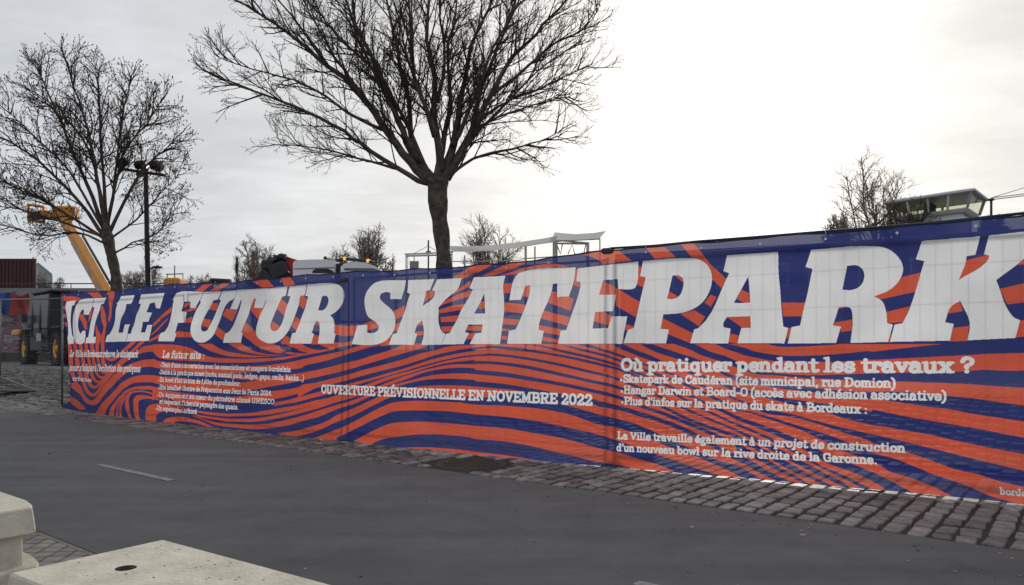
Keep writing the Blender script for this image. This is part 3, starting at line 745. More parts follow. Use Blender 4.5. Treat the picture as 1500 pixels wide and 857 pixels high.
# ------------------------------------------------------------------ ground, cycle path, setts
R_FAR = 1500
def ring_grid():
    """one ground sheet: fine near the place, coarse out to the horizon"""
    xs = [-R_FAR, -400, -150, -80, -55] + [-42 + .5 * i for i in range(147)] + [40, 60, 100, 300, R_FAR]
    ys = [-R_FAR, -300, -60, -20, -8] + [-4 + .5 * i for i in range(120)] + [62, 80, 130, 300, R_FAR]
    v = []; f = []
    for y in ys:
        for x in xs:
            v.append((x, y, gz(x, y) - .011))
    n = len(xs)
    for j in range(len(ys) - 1):
        for i in range(n - 1):
            f.append((j * n + i, j * n + i + 1, (j + 1) * n + i + 1, (j + 1) * n + i))
    me = bpy.data.meshes.new('ground'); me.from_pydata(v, [], f); me.update()
    o = bpy.data.objects.new('ground', me); COL.objects.link(o)
    me.materials.append(mat('grit joints', (.040, .034, .027), .95, noise_amt=.5, nscale=5, bump=.4))
    return struct(o)
ring_grid()

def asphalt_mat():
    m = bpy.data.materials.new('asphalt'); m.use_nodes = True
    t = m.node_tree; b = t.nodes['Principled BSDF']
    tcn = t.nodes.new('ShaderNodeTexCoord')
    def nz(s, d, r=.6):
        n = t.nodes.new('ShaderNodeTexNoise'); n.inputs['Scale'].default_value = s; n.inputs['Detail'].default_value = d
        n.inputs['Roughness'].default_value = r
        t.links.new(tcn.outputs['Object'], n.inputs['Vector']); return n.outputs['Fac']
    big = nz(.45, 4); fine = nz(160, 3, .7); mid = nz(3.2, 6, .7)
    def mth(op, a, bb):
        n = t.nodes.new('ShaderNodeMath'); n.operation = op
        for i, v in enumerate((a, bb)):
            if isinstance(v, (int, float)): n.inputs[i].default_value = v
            else: t.links.new(v, n.inputs[i])
        return n.outputs[0]
    k = mth('ADD', mth('MULTIPLY', big, .5), mth('MULTIPLY', fine, .55))
    k = mth('ADD', k, mth('MULTIPLY', mid, .35))
    r = t.nodes.new('ShaderNodeValToRGB')
    t.links.new(k, r.inputs[0])
    r.color_ramp.elements[0].position = .45; r.color_ramp.elements[0].color = (.064, .062, .062, 1)
    r.color_ramp.elements[1].position = .90; r.color_ramp.elements[1].color = (.160, .156, .155, 1)
    # pale specks of stone
    vo = t.nodes.new('ShaderNodeTexVoronoi'); vo.inputs['Scale'].default_value = 26; vo.inputs['Randomness'].default_value = 1
    t.links.new(tcn.outputs['Object'], vo.inputs['Vector'])
    sp = mth('LESS_THAN', vo.outputs['Distance'], .035)
    wh = t.nodes.new('ShaderNodeTexWhiteNoise'); t.links.new(vo.outputs['Position'], wh.inputs['Vector'])
    sp = mth('MULTIPLY', sp, mth('GREATER_THAN', wh.outputs['Value'], .80))
    mx = t.nodes.new('ShaderNodeMix'); mx.data_type = 'RGBA'
    t.links.new(sp, mx.inputs[0]); t.links.new(r.outputs[0], mx.inputs[6]); mx.inputs[7].default_value = (.3, .29, .27, 1)
    t.links.new(mx.outputs[2], b.inputs['Base Color'])
    b.inputs['Roughness'].default_value = .82
    mpr = t.nodes.new('ShaderNodeMapping'); mpr.inputs['Rotation'].default_value = (0, 0, -math.atan2(RT.y, RT.x)); mpr.inputs['Scale'].default_value = (.25, 3.2, 1)
    mpr.vector_type = 'POINT'
    t.links.new(tcn.outputs['Object'], mpr.inputs[0])
    wn = t.nodes.new('ShaderNodeTexNoise'); wn.inputs['Scale'].default_value = 1.0; wn.inputs['Detail'].default_value = 5; t.links.new(mpr.outputs[0], wn.inputs['Vector'])
    wr = t.nodes.new('ShaderNodeMapRange'); wr.inputs[1].default_value = .3; wr.inputs[2].default_value = .7; wr.inputs[3].default_value = .84; wr.inputs[4].default_value = 1.14
    t.links.new(wn.outputs['Fac'], wr.inputs[0])
    wv = t.nodes.new('ShaderNodeVectorMath'); wv.operation = 'SCALE'; t.links.new(mx.outputs[2], wv.inputs[0]); t.links.new(wr.outputs[0], wv.inputs['Scale'])
    t.links.new(wv.outputs[0], b.inputs['Base Color'])
    b.inputs['Specular IOR Level'].default_value = .35
    bp = t.nodes.new('ShaderNodeBump'); bp.inputs['Strength'].default_value = .6; bp.inputs['Distance'].default_value = .006
    t.links.new(fine, bp.inputs['Height']); t.links.new(bp.outputs[0], b.inputs['Normal'])
    return m
N_KERB, N_EDGE = 1.74, 4.90
# cycle path: one slab with a gently uneven edge
def strip(name, t0, t1, n0, n1, z, m, step=1.0, wob=0.0):
    v = []; f = []
    k = int((t1 - t0) / step) + 1
    for i in range(k + 1):
        t = t0 + (t1 - t0) * i / k
        w = wob * math.sin(t * 1.7) + wob * .6 * math.sin(t * 4.1 + 1)
        for n in (n0, (n0 + n1) / 2, n1 + w):
            v.append(tuple(tn(t, n, z)))
    for i in range(k):
        for j in range(2):
            a = i * 3 + j
            f.append((a, a + 3, a + 4, a + 1))
    me = bpy.data.meshes.new(name); me.from_pydata(v, [], f); me.update(); me.materials.append(m)
    o = bpy.data.objects.new(name, me); COL.objects.link(o)
    bm = bmesh.new(); bm.from_mesh(me); bmesh.ops.recalc_face_normals(bm, faces=bm.faces)
    if bm.faces[:] and bm.faces[0].normal.z < 0:
        bmesh.ops.reverse_faces(bm, faces=bm.faces)
    bm.to_mesh(me); bm.free()
    return struct(o)
strip('cycle_path', -70, 25, N_KERB, N_EDGE, 0.0, asphalt_mat(), .25, .006)
gm = MB(); gr_ = random.Random(77)
for _ in range(520):
    t_ = gr_.uniform(-16, 3); n_ = N_EDGE - abs(gr_.gauss(0, .35)) - .02 if gr_.random() < .6 else gr_.uniform(N_KERB, N_EDGE)
    if n_ < N_KERB: continue
    r_ = gr_.uniform(.003, .009) * (1.6 if gr_.random() < .07 else 1)
    gm.box(tn(t_, n_, .002 + r_ * .2), (r_ * gr_.uniform(1, 2.2), r_ * 1.4, r_ * .5), Matrix.Rotation(gr_.uniform(0, 3), 3, 'Z'))
o = gm.build('grit', mat('loose grit and scraps', (.24, .22, .18), .9, island=.7), None, recalc=False); o['kind'] = 'stuff'
paint = mat('worn white road paint', (.36, .35, .34), .7, col2=(.15, .145, .14), nscale=22, detail=8)
# two dashes of the centre line, as thin coats on the asphalt
for t0, ln in ((-7.46, 1.38), (-1.70, 1.38), (4.05, 1.38)):
    d = strip('lane_dash', t0, t0 + ln, 3.06, 3.128, .004, paint, .2, .003)

# stone kerb line between the path and the setts
kb = MB()
def sett_mat(name, lo, hi, isl=.35):
    m = mat(name, hi, .58, col2=lo, nscale=9, bump=.5, bscale=30, island=isl, detail=6, spec=.4)
    return m
sett_m = sett_mat('worn granite setts', (.095, .087, .080), (.225, .21, .195), .5)
sett_white = mat('setts with flaking white paint', (.50, .50, .46), .7, col2=(.17, .16, .145), nscale=16, bump=.3, bscale=30, island=.12)

def sett_mesh(L_, W_, r, hgt=.05, bev=.007):
    """a worn sett: irregular outline, rounded shoulders, slightly crowned top"""
    m = MB()
    hx, hy = L_ / 2, W_ / 2
    out = []
    for (cx, cy) in ((-1, -1), (1, -1), (1, 1), (-1, 1)):
        jx, jy = r.uniform(-.007, .010), r.uniform(-.008, .011)
        x, y = cx * (hx - jx), cy * (hy - jy)
        k = .015
        if cx * cy > 0:
            out += [(x, y - cy * k), (x - cx * k, y)] if cx > 0 else [(x, y - cy * k), (x - cx * k, y)]
        else:
            out += [(x - cx * k, y), (x, y - cy * k)]
    tilt = (r.uniform(-.025, .025), r.uniform(-.025, .025))
    rings = [(1.0, -hgt), (1.0, -bev), ('i', 0)]
    n = 8
    for kind, z in rings:
        for x, y in out:
            if kind == 'i':
                x2 = x * (1 - bev / hx * .9); y2 = y * (1 - bev / hy * .9)
            else:
                x2, y2 = x, y
            m.v.append((x2, y2, z + (tilt[0] * x + tilt[1] * y if z > -hgt + .001 else 0)))
    for l in range(2):
        for i in range(n):
            j = (i + 1) % n
            m.f.append((l * n + i, l * n + j, (l + 1) * n + j, (l + 1) * n + i)); m.smooth.append(False)
    b = len(m.v)
    m.v.append((0, 0, .001))
    for i in range(n):
        m.f.append((2 * n + i, 2 * n + (i + 1) % n, b)); m.smooth.append(False)
    return m
FN = [to_tn(p) for p in KN]
def fence_n(t):
    for (ta, na), (tb, nb) in zip(FN, FN[1:]):
        if ta <= t <= tb:
            return na + (nb - na) * (t - ta) / (tb - ta)
    return FN[0][1] if t < FN[0][0] else FN[-1][1]
MH = at(690, 678.5, 7.16); MH.z = 0; MH_T = to_tn(MH); MH_R = .345
cells = []
t = -34.0
rr = random.Random(3)
while t < 5.2:
    L_ = rr.uniform(.098, .120)
    n = N_EDGE + .03 + rr.uniform(0, .02)
    first = True
    while n < 14.5:
        W_ = rr.uniform(.17, .25)
        if first and rr.random() < .5:
            W_ = rr.uniform(.11, .15)
        first = False
        cells.append((t + L_ / 2, n + W_ / 2, L_, W_))
        n += W_ + .020 + rr.uniform(0, .012)
    t += L_ + .017 + rr.uniform(0, .006)
protos = []
for k in range(14):
    LW = (.110, .11 + .010 * k)
    mm = sett_mesh(LW[0], LW[1], rr)
    me = bpy.data.meshes.new('sett'); me.from_pydata(mm.v, [], mm.f); me.update()
    me.materials.append(sett_m); protos.append(me)
white_protos = []
for p in protos:
    q = p.copy(); q.materials.clear(); q.materials.append(sett_white); white_protos.append(q)
strip_root = struct(bpy.data.objects.new('sett_pavement', None)); COL.objects.link(strip_root)
cand = []; rest = []
for c in cells:
    tc_, nc_, L_, W_ = c
    if (tc_ - MH_T[0]) ** 2 + (nc_ - MH_T[1]) ** 2 < (MH_R + .09) ** 2:
        continue
    p = tn(tc_, nc_)
    if p.y < .6:
        continue
    ix = CX + F * p.x / p.y
    vis = nc_ < fence_n(tc_) + .02 and -20 < ix < 1520
    (cand if vis else rest).append((p.y, c, ix))
cand.sort(key=lambda q: q[0])
near = cand[:300]; rest = rest + cand[300:]
BOT = [(97, 598), (140, 605), (200, 613), (250, 619), (340, 629.5), (400, 636), (500, 646), (600, 656), (700, 667.5), (800, 676.5), (890, 683), (1000, 692.5), (1100, 700.5), (1200, 710), (1350, 723), (1450, 733), (1500, 738.5), (1640, 754)]
def lerp_tab(T, x):
    if x <= T[0][0]:
        return T[0][1]
    for (a, b), (c, d) in zip(T, T[1:]):
        if x <= c:
            return b + (d - b) * (x - a) / (c - a)
    return T[-1][1]
def is_white(c, ix):
    if not 470 < ix < 1600:
        return False
    yb = lerp_tab(BOT, ix)
    Yg = H * F / (yb - HY)                       # where the foot of the banner touches the ground
    p = tn(c[0], c[1]); q = Vector(((ix - CX) / F * Yg, Yg, 0))
    dn = to_tn(p)[1] - to_tn(q)[1]
    return -.16 < dn < .10
zr = random.Random(11)
for Yd, c, ix in near:
    white = is_white(c, ix) and zr.random() < .6
    me = (white_protos if white else protos)[min(13, max(0, int((c[3] - .11) / .010)))]
    o = bpy.data.objects.new('sett', me)
    o.location = tn(c[0], c[1], gz(*tn(c[0], c[1]).xy) + zr.uniform(-.003, .003))
    o.rotation_euler = (0, 0, math.atan2(RT.y, RT.x) + zr.uniform(-.05, .05) + (math.pi if zr.random() < .5 else 0))
    o.scale = (c[2] / .110, 1, 1)
    o.parent = strip_root
    COL.objects.link(o)
def batch(cells_, name, mm, parent):
    V = []; Fc = []
    ang = math.atan2(RT.y, RT.x)
    base = [sett_mesh(.110, .19, rr) for _ in range(6)]
    arr = [np.array(b.v) for b in base]
    off = 0
    for c in cells_:
        k = zr.randrange(6)
        v = arr[k].copy()
        v[:, 0] *= c[2] / .110; v[:, 1] *= c[3] / .19
        a = ang + zr.uniform(-.04, .04)
        x = v[:, 0] * math.cos(a) - v[:, 1] * math.sin(a); y = v[:, 0] * math.sin(a) + v[:, 1] * math.cos(a)
        p = tn(c[0], c[1])
        z = v[:, 2] + gz(p.x, p.y) + zr.uniform(-.003, .004)
        V.append(np.stack([x + p.x, y + p.y, z], 1))
        Fc += [tuple(i + off for i in f) for f in base[k].f]
        off += len(v)
    me = bpy.data.meshes.new(name); me.from_pydata(np.concatenate(V).tolist(), [], Fc); me.update(); me.materials.append(mm)
    o = bpy.data.objects.new(name, me); COL.objects.link(o); o['kind'] = 'stuff'; o.parent = parent
    return o
far_white = [c for _, c, ix in rest if is_white(c, ix) and zr.random() < .75]
fw = set(id(c) for c in far_white)
batch([c for _, c, ix in rest if id(c) not in fw and (c[1] < 9.5 or c[0] > -22 or True)], 'sett_field', sett_m, strip_root)
if far_white:
    batch(far_white, 'painted_setts', sett_white, strip_root)

# cast-iron cover in the setts
mh = thing('manhole_cover', 'round dark cast-iron cover set in the setts beside the cycle path', 'manhole cover', (MH.x, MH.y, 0))
iron = mat('dark cast iron', (.085, .065, .052), .8, .1, col2=(.045, .036, .03), nscale=30, bump=.4, bscale=60)
m = MB(); m.lathe((MH.x, MH.y, -.02), [(MH_R, 0), (MH_R, .016), (MH_R - .03, .018), (MH_R - .035, .012), (MH_R - .05, .012)], n=40); m.build('frame', iron, mh)
m = MB(); m.lathe((MH.x, MH.y, -.018), [(MH_R - .052, 0), (MH_R - .052, .016), (.02, .018)], n=40)
for i in range(-7, 8):
    for j in range(-7, 8):
        a, b = i * .036, j * .036
        if a * a + b * b < (MH_R - .08) ** 2 and (i + j) % 2 == 0:
            m.box((MH.x + a, MH.y + b, .001), (.026, .026, .008))
m.build('lid', iron, mh)

# near side: small square tiles laid on the diagonal, with a flush stone edge to the cycle path
tile_m = mat('warm grey paving tile', (.30, .275, .245), .8, col2=(.21, .19, .17), nscale=12, bump=.3, bscale=50, island=.2)
pav = struct(bpy.data.objects.new('footpath', None)); COL.objects.link(pav)
m = MB()
for a in (N_KERB - .006,):
    k = -9.0
    while k < 4:
        m.box(tn(k + .5, a - .015, -.03), (.985, .03, .06), Matrix.Rotation(math.atan2(RT.y, RT.x), 3, 'Z')); k += 1.0
m.build('edge_stone', mat('narrow edge stone', (.22, .20, .18), .8, noise_amt=.3, nscale=10), pav)
S_ = .097
ang = math.atan2(RT.y, RT.x) + math.radians(45)
ux, uy = Vector((math.cos(ang), math.sin(ang), 0)), Vector((-math.sin(ang), math.cos(ang), 0))
tm = MB(); tm.bevbox((0, 0, -.025), (S_ - .011, S_ - .011, .05), bev=.004)
tme = bpy.data.meshes.new('tile'); tme.from_pydata(tm.v, [], tm.f); tme.materials.append(tile_m); tme.update()
far_t = MB(); cnt = 0
strip('tile_bed', -9, 4, -1.4, N_KERB - .06, -.006, mat('dark joint sand', (.03, .025, .02), .95))
base_p = tn(-3.2, N_KERB - .05)
for i in range(-60, 61):
    for j in range(-60, 61):
        p = base_p + ux * (i * S_) + uy * (j * S_)
        t_, n_ = to_tn(p)
        if not (-8 < t_ < 2.5 and -1.2 < n_ < N_KERB + .06):
            continue
        if n_ >= N_KERB - .118:
            hs = (S_ - .011) / 2
            sq = [p + ux * a_ * hs + uy * b_ * hs for a_, b_ in ((-1, -1), (1, -1), (1, 1), (-1, 1))]
            lim = N_KERB - .034; cl_ = []
            for q_, r_ in zip(sq, sq[1:] + sq[:1]):
                nq, nr = to_tn(q_)[1], to_tn(r_)[1]
                if nq <= lim: cl_.append(q_)
                if (nq <= lim) != (nr <= lim): cl_.append(q_ + (r_ - q_) * ((lim - nq) / (nr - nq)))
            if len(cl_) >= 3:
                cm = MB(); cm.prism([(c_.x, c_.y, -.04) for c_ in cl_], (0, 0, .04))
                if -4.05 < t_ < -2.3: cm.build('cut_tile', tile_m, pav)
                else:
                    b0 = len(far_t.v); far_t.v += cm.v; far_t.f += [tuple(i_ + b0 for i_ in f_) for f_ in cm.f]; far_t.smooth += cm.smooth
            continue
        if -4.05 < t_ < -2.3 and n_ > .95:
            o = bpy.data.objects.new('tile', tme); COL.objects.link(o); o.parent = pav
            o.location = (p.x, p.y, rr.uniform(-.002, .002)); o.rotation_euler = (rr.uniform(-.01, .01), rr.uniform(-.01, .01), ang); cnt += 1
        else:
            far_t.box((p.x, p.y, -.02), (S_ - .011, S_ - .011, .04), Matrix.Rotation(ang, 3, 'Z'))
o = far_t.build('tile_field', tile_m, pav, recalc=False); o['kind'] = 'stuff'

# ------------------------------------------------------------------ two concrete blocks in the foreground
conc = mat('pitted pale concrete', (.63, .57, .46), .85, col2=(.46, .415, .33), nscale=7, bump=.35, bscale=60, detail=11)
hole_m = mat('dark inside of lifting hole', (.05, .045, .04), .9, noise_amt=.3)
def concrete_block(label, t0, t1, n0, n1, cut, holes, group, rot=0.0):
    pv = tn(t0, n1); rm_ = Matrix.Rotation(rot, 3, 'Z')
    def tnr(t, n, z=0.0):
        q = rm_ @ (tn(t, n) - pv) + pv
        return Vector((q.x, q.y, z))
    root = thing('concrete_block', label, 'concrete block', tn((t0 + t1) / 2, (n0 + n1) / 2, 0), group)
    def outline(i):
        a, b, c, d = t0 + i, t1 - i, n0 + i, n1 - i
        p = [(a, c), (b, c)]
        if cut > 0:
            p += [(b, d - .05), (b - .09, d - .018), (b - .20, d)]
        else:
            p += [(b, d - .02), (b - .02, d)]
        p += [(a, d)]
        return p
    lay = [(0.0, 0.0), (.005, -.012), (.130, -.022), (.140, -.014), (.146, .026), (.280, .030), (.284, -.008), (.290, -.012), (.393, -.001), (.40, .005)]
    m = MB()
    rings = []
    for z, i in lay:
        o_ = outline(i); rings.append(len(m.v))
        for a, b in o_:
            m.v.append(tuple(tnr(a, b, z)))
    n = len(outline(0))
    for r0, r1 in zip(rings, rings[1:]):
        for i in range(n):
            j = (i + 1) % n
            m.f.append((r0 + i, r0 + j, r1 + j, r1 + i)); m.smooth.append(False)
    m.f.append(tuple(rings[-1] + i for i in range(n))); m.smooth.append(False)
    m.f.append(tuple(rings[0] + i for i in range(n - 1, -1, -1))); m.smooth.append(False)
    o = m.build('body', conc, root)
    if holes:
        cut_m = MB()
        for (a, b, rx) in holes:
            p = tnr(a, b, .30)
            cut_m.lathe(p, [(rx * .9, 0), (rx, .12)], n=20)
        c = cut_m.build('cutter_tmp', hole_m)
        bo = o.modifiers.new('holes', 'BOOLEAN'); bo.operation = 'DIFFERENCE'; bo.object = c; bo.solver = 'EXACT'
        o.data.materials.append(hole_m)
        dg = bpy.context.evaluated_depsgraph_get()
        me = bpy.data.meshes.new_from_object(o.evaluated_get(dg), depsgraph=dg)
        o.modifiers.clear(); o.data = me
        bpy.data.objects.remove(c)
    # small blow holes in the faces
    pr = random.Random(int(t0 * 100))
    pit = MB()
    for _ in range(90):
        a = pr.uniform(t0 + .03, t1 - .08); b = pr.uniform(n0 + .05, n1 - .03 - (.12 if cut else 0)); r = pr.uniform(.002, .006)
        pit.lathe(tnr(a, b, .3995), [(r, 0), (r * .8, .0009)], n=6)
    q = pit.build('blow_holes', hole_m, root); q['kind'] = 'stuff'
    return root
pl = to_tn(at(245, 792, .70 * F / 280)); pk = to_tn(at(78, 840, .70 * F / 328))
concrete_block('pale concrete block with a round lifting hole in its top, at the bottom edge', pl[0] - .03, pl[0] + 1.75, pl[1] - .50, pl[1], 0, [(pl[0] + .215, pl[1] - .265, .033)], 'concrete blocks along the near edge of the cycle path', math.radians(3.3))
concrete_block('pale stepped concrete block with a clipped corner, at the left edge', -5.6, -3.70, .83, 1.30, .075, [], 'concrete blocks along the near edge of the cycle path')
# ------------------------------------------------------------------ building-site fence and the banner tied to it
galv = mat('galvanised steel tube', (.17, .175, .175), .5, .5, noise_amt=.25, nscale=30)
galv_d = mat('dull galvanised wire', (.22, .22, .22), .5, .6)
clampm = mat('dark clamp', (.05, .05, .055), .6, .3)
rubber = mat('grey concrete fence foot', (.20, .19, .18), .9, noise_amt=.3, nscale=12)
FGRP = 'site fence panels along the building site'
def fence_panel(a, b, label, z0=None, tube=.021, wr=.0026):
    a, b = Vector(a), Vector(b)
    za = gz(a.x, a.y) if z0 is None else z0[0]; zb = gz(b.x, b.y) if z0 is None else z0[1]
    nb = Vector((-(b.y - a.y), b.x - a.x)).normalized() * .11
    A = Vector((a.x + nb.x, a.y + nb.y, za)); B_ = Vector((b.x + nb.x, b.y + nb.y, zb)); fw_ = Vector((-nb.x, -nb.y, 0)) * .80
    d = (B_ - A); Ln = d.length; u = d / Ln; up = Vector((0, 0, 1))
    root = thing('fence_panel', label, 'fence', tuple(A), FGRP)
    for p in (A + u * .05, B_ - u * .05):
        m = MB(); m.tube([p + up * .05, p + up * 1.98], tube, 8); m.build('post', galv, root)
    for z in (.16, 1.96):
        m = MB(); m.tube([A + u * .05 + up * z, B_ - u * .05 + up * z], tube * .85, 8); m.build('rail', galv, root)
    m = MB(); k = .16
    while k < Ln - .1:
        m.tube([A + fw_ + u * k + up * .17, A + fw_ + u * k + up * 1.94], wr * .85, 3, cap=False); k += .105
    for z in (.42, .78, 1.12, 1.46, 1.75):
        m.tube([A + fw_ + u * .06 + up * z, B_ + fw_ - u * .06 + up * z], wr, 3, cap=False)
    m.build('wire_mesh', galv_d, root)
    return root
PANELS = []
names = ['fence panel behind the left end of the banner, under the words ICI LE', 'fence panel behind the banner under the word FUTUR',
         'fence panel behind the banner under the letters SKAT', 'fence panel behind the banner under the letters PARK', 'fence panel behind the right end of the banner, running out of the photo']
for i in range(5):
    PANELS.append(fence_panel((KN[i].x, KN[i].y), (KN[i + 1].x, KN[i + 1].y), names[i], None, .021 if i > 2 else .015, .0019))
# bare panels to the left of the banner
PA = at(88, 560, 13.3); PB = at(8, 560, 17.4)
PANELS.append(fence_panel((KN[0].x - .10, KN[0].y + .07), (PB.x, PB.y), 'bare fence panel with nothing on it, left of the banner', (.04, .31), .017, .0013))
fence_panel((PB.x - .05, PB.y + .05), (PB.x - 3.0, PB.y + 1.6), 'bare fence panel at the left edge of the photo', (.31, .36), .017, .0013)
def foot(p, par, ang=0.0):
    m = MB(); m.bevbox(Vector(p) + Vector((0, 0, .065)), (.70, .22, .13), Matrix.Rotation(ang, 3, 'Z'), .025); m.build('foot', rubber, par)
for i in (1, 2, 3):
    p = KN[i]; q = Vector((p.x + RN.x * .46, p.y + RN.y * .46, gz(p.x, p.y)))
    foot(q, PANELS[i], math.atan2(RN.y, RN.x))
foot(Vector((PB.x, PB.y, .30)), PANELS[5], math.atan2(.3, .8))
m = MB()
wd = at(28, 577, 16.9)
root = thing('wooden_board', 'dark weathered board lying on the setts at the foot of the bare fence', 'board', (wd.x, wd.y, gz(wd.x, wd.y) + .02))
wz = gz(wd.x, wd.y) + .05
m.bevbox((wd.x, wd.y, wz), (1.15, .62, .04), Matrix.Rotation(.12, 3, 'Z'), .008)
m.build('plank', mat('weathered dark wood', (.10, .075, .05), .85, noise_amt=.5, nscale=20, bump=.4), root)
# post joints and couplers
def coupler(p, par):
    m = MB(); m.bevbox(p, (.11, .07, .05), Matrix.Rotation(-.55, 3, 'Z'), .012); c_ = m.build('clamp', clampm, par)
    m = MB(); m.tube([Vector(p) + Vector((.02, -.05, 0)), Vector(p) + Vector((.02, .06, 0))], .012, 6); m.build('bolt', clampm, c_)
coupler(Vector((KN[3].x, KN[3].y - .01, 2.03)), PANELS[3])
coupler(Vector((KN[2].x, KN[2].y, 1.94)), PANELS[2])
# the black bar that carries the right half of the banner
TOP = [(97, 429), (131, 427), (169, 426), (224, 418), (280, 415), (340, 413), (393, 408.5), (453, 402.5), (500, 399), (600, 395), (664, 391), (700, 388), (747, 385), (785, 380), (842, 373), (880, 367), (893, 365), (960, 361), (1020, 355), (1100, 349), (1200, 341), (1255, 337), (1383, 326), (1500, 313.5), (1640, 298)]
def at_s(x, y, off=0.0):
    s, Y = fence_hit(x)
    p = at(x, y, Y)
    pt, d = fence_pt(s)
    return p + Vector((d.y, -d.x, 0)) * off
root = thing('top_rail', 'dark bar along the banner top from the letter E to the right edge', 'rail', tuple(at_s(893, 359)))
m = MB()
m.tube([at_s(x, lerp_tab(TOP, x) - 1.2, .0) for x in (894, 960, 1020, 1100, 1200, 1255, 1320, 1383, 1440, 1500, 1640)], .011, 8)
m.build('bar', mat('dark blue painted bar', (.02, .022, .045), .6, .2), root)

# banner cloth
img = bpy.data.images.new('banner_print', IW, IH, float_buffer=False, is_data=True)
img.colorspace_settings.name = 'Non-Color'
buf = np.zeros((IH, IW, 4), np.float32)
buf[..., 0] = inkO; buf[..., 1] = inkW; buf[..., 3] = 1
img.pixels.foreach_set(buf.ravel()); img.update(); img.pack()
bmt = bpy.data.materials.new('printed mesh banner'); bmt.use_nodes = True
t = bmt.node_tree; t.nodes.clear()
def nn(tp, **kw):
    n = t.nodes.new(tp)
    for k_, v_ in kw.items():
        setattr(n, k_, v_)
    return n
lk = t.links.new
uv = nn('ShaderNodeUVMap', uv_map='UVMap')
tex = nn('ShaderNodeTexImage', image=img, interpolation='Linear', extension='EXTEND'); lk(uv.outputs[0], tex.inputs[0])
sp = nn('ShaderNodeSeparateColor'); lk(tex.outputs[0], sp.inputs[0])
tcn = nn('ShaderNodeTexCoord')
ns = nn('ShaderNodeTexNoise'); ns.inputs['Scale'].default_value = 2.2; ns.inputs['Detail'].default_value = 6; lk(tcn.outputs['Object'], ns.inputs['Vector'])
mixa = nn('ShaderNodeMix', data_type='RGBA'); lk(sp.outputs[0], mixa.inputs[0])
mixa.inputs[6].default_value = (.016, .027, .165, 1); mixa.inputs[7].default_value = (.70, .098, .044, 1)
mixb = nn('ShaderNodeMix', data_type='RGBA'); lk(sp.outputs[1], mixb.inputs[0]); lk(mixa.outputs[2], mixb.inputs[6]); mixb.inputs[7].default_value = (.84, .835, .84, 1)
mr = nn('ShaderNodeMapRange'); lk(ns.outputs['Fac'], mr.inputs[0]); mr.inputs[1].default_value = .3; mr.inputs[2].default_value = .7; mr.inputs[3].default_value = .86; mr.inputs[4].default_value = 1.06
vs = nn('ShaderNodeVectorMath', operation='SCALE'); lk(mixb.outputs[2], vs.inputs[0]); lk(mr.outputs[0], vs.inputs['Scale'])
df = nn('ShaderNodeBsdfDiffuse'); lk(vs.outputs[0], df.inputs[0])
tl = nn('ShaderNodeBsdfTranslucent'); lk(vs.outputs[0], tl.inputs[0])
m1 = nn('ShaderNodeMixShader'); m1.inputs[0].default_value = .5; lk(df.outputs[0], m1.inputs[1]); lk(tl.outputs[0], m1.inputs[2])
gs = nn('ShaderNodeBsdfGlossy'); gs.inputs['Roughness'].default_value = .42; gs.inputs[0].default_value = (1, 1, 1, 1)
m2 = nn('ShaderNodeMixShader'); m2.inputs[0].default_value = .035; lk(m1.outputs[0], m2.inputs[1]); lk(gs.outputs[0], m2.inputs[2])
tr = nn('ShaderNodeBsdfTransparent')
# open weave: less open where the white ink lies
mo = nn('ShaderNodeMapRange'); lk(sp.outputs[1], mo.inputs[0]); mo.inputs[3].default_value = .075; mo.inputs[4].default_value = .035
m3 = nn('ShaderNodeMixShader'); lk(mo.outputs[0], m3.inputs[0]); lk(m2.outputs[0], m3.inputs[1]); lk(tr.outputs[0], m3.inputs[2])
bpn = nn('ShaderNodeBump'); bpn.inputs['Strength'].default_value = .25; bpn.inputs['Distance'].default_value = .02
n4 = nn('ShaderNodeTexNoise'); n4.inputs['Scale'].default_value = 5; n4.inputs['Detail'].default_value = 5; lk(tcn.outputs['Object'], n4.inputs['Vector'])
lk(n4.outputs['Fac'], bpn.inputs['Height'])
for q in (df, gs):
    lk(bpn.outputs[0], q.inputs['Normal'])
mout = nn('ShaderNodeOutputMaterial'); lk(m3.outputs[0], mout.inputs[0])

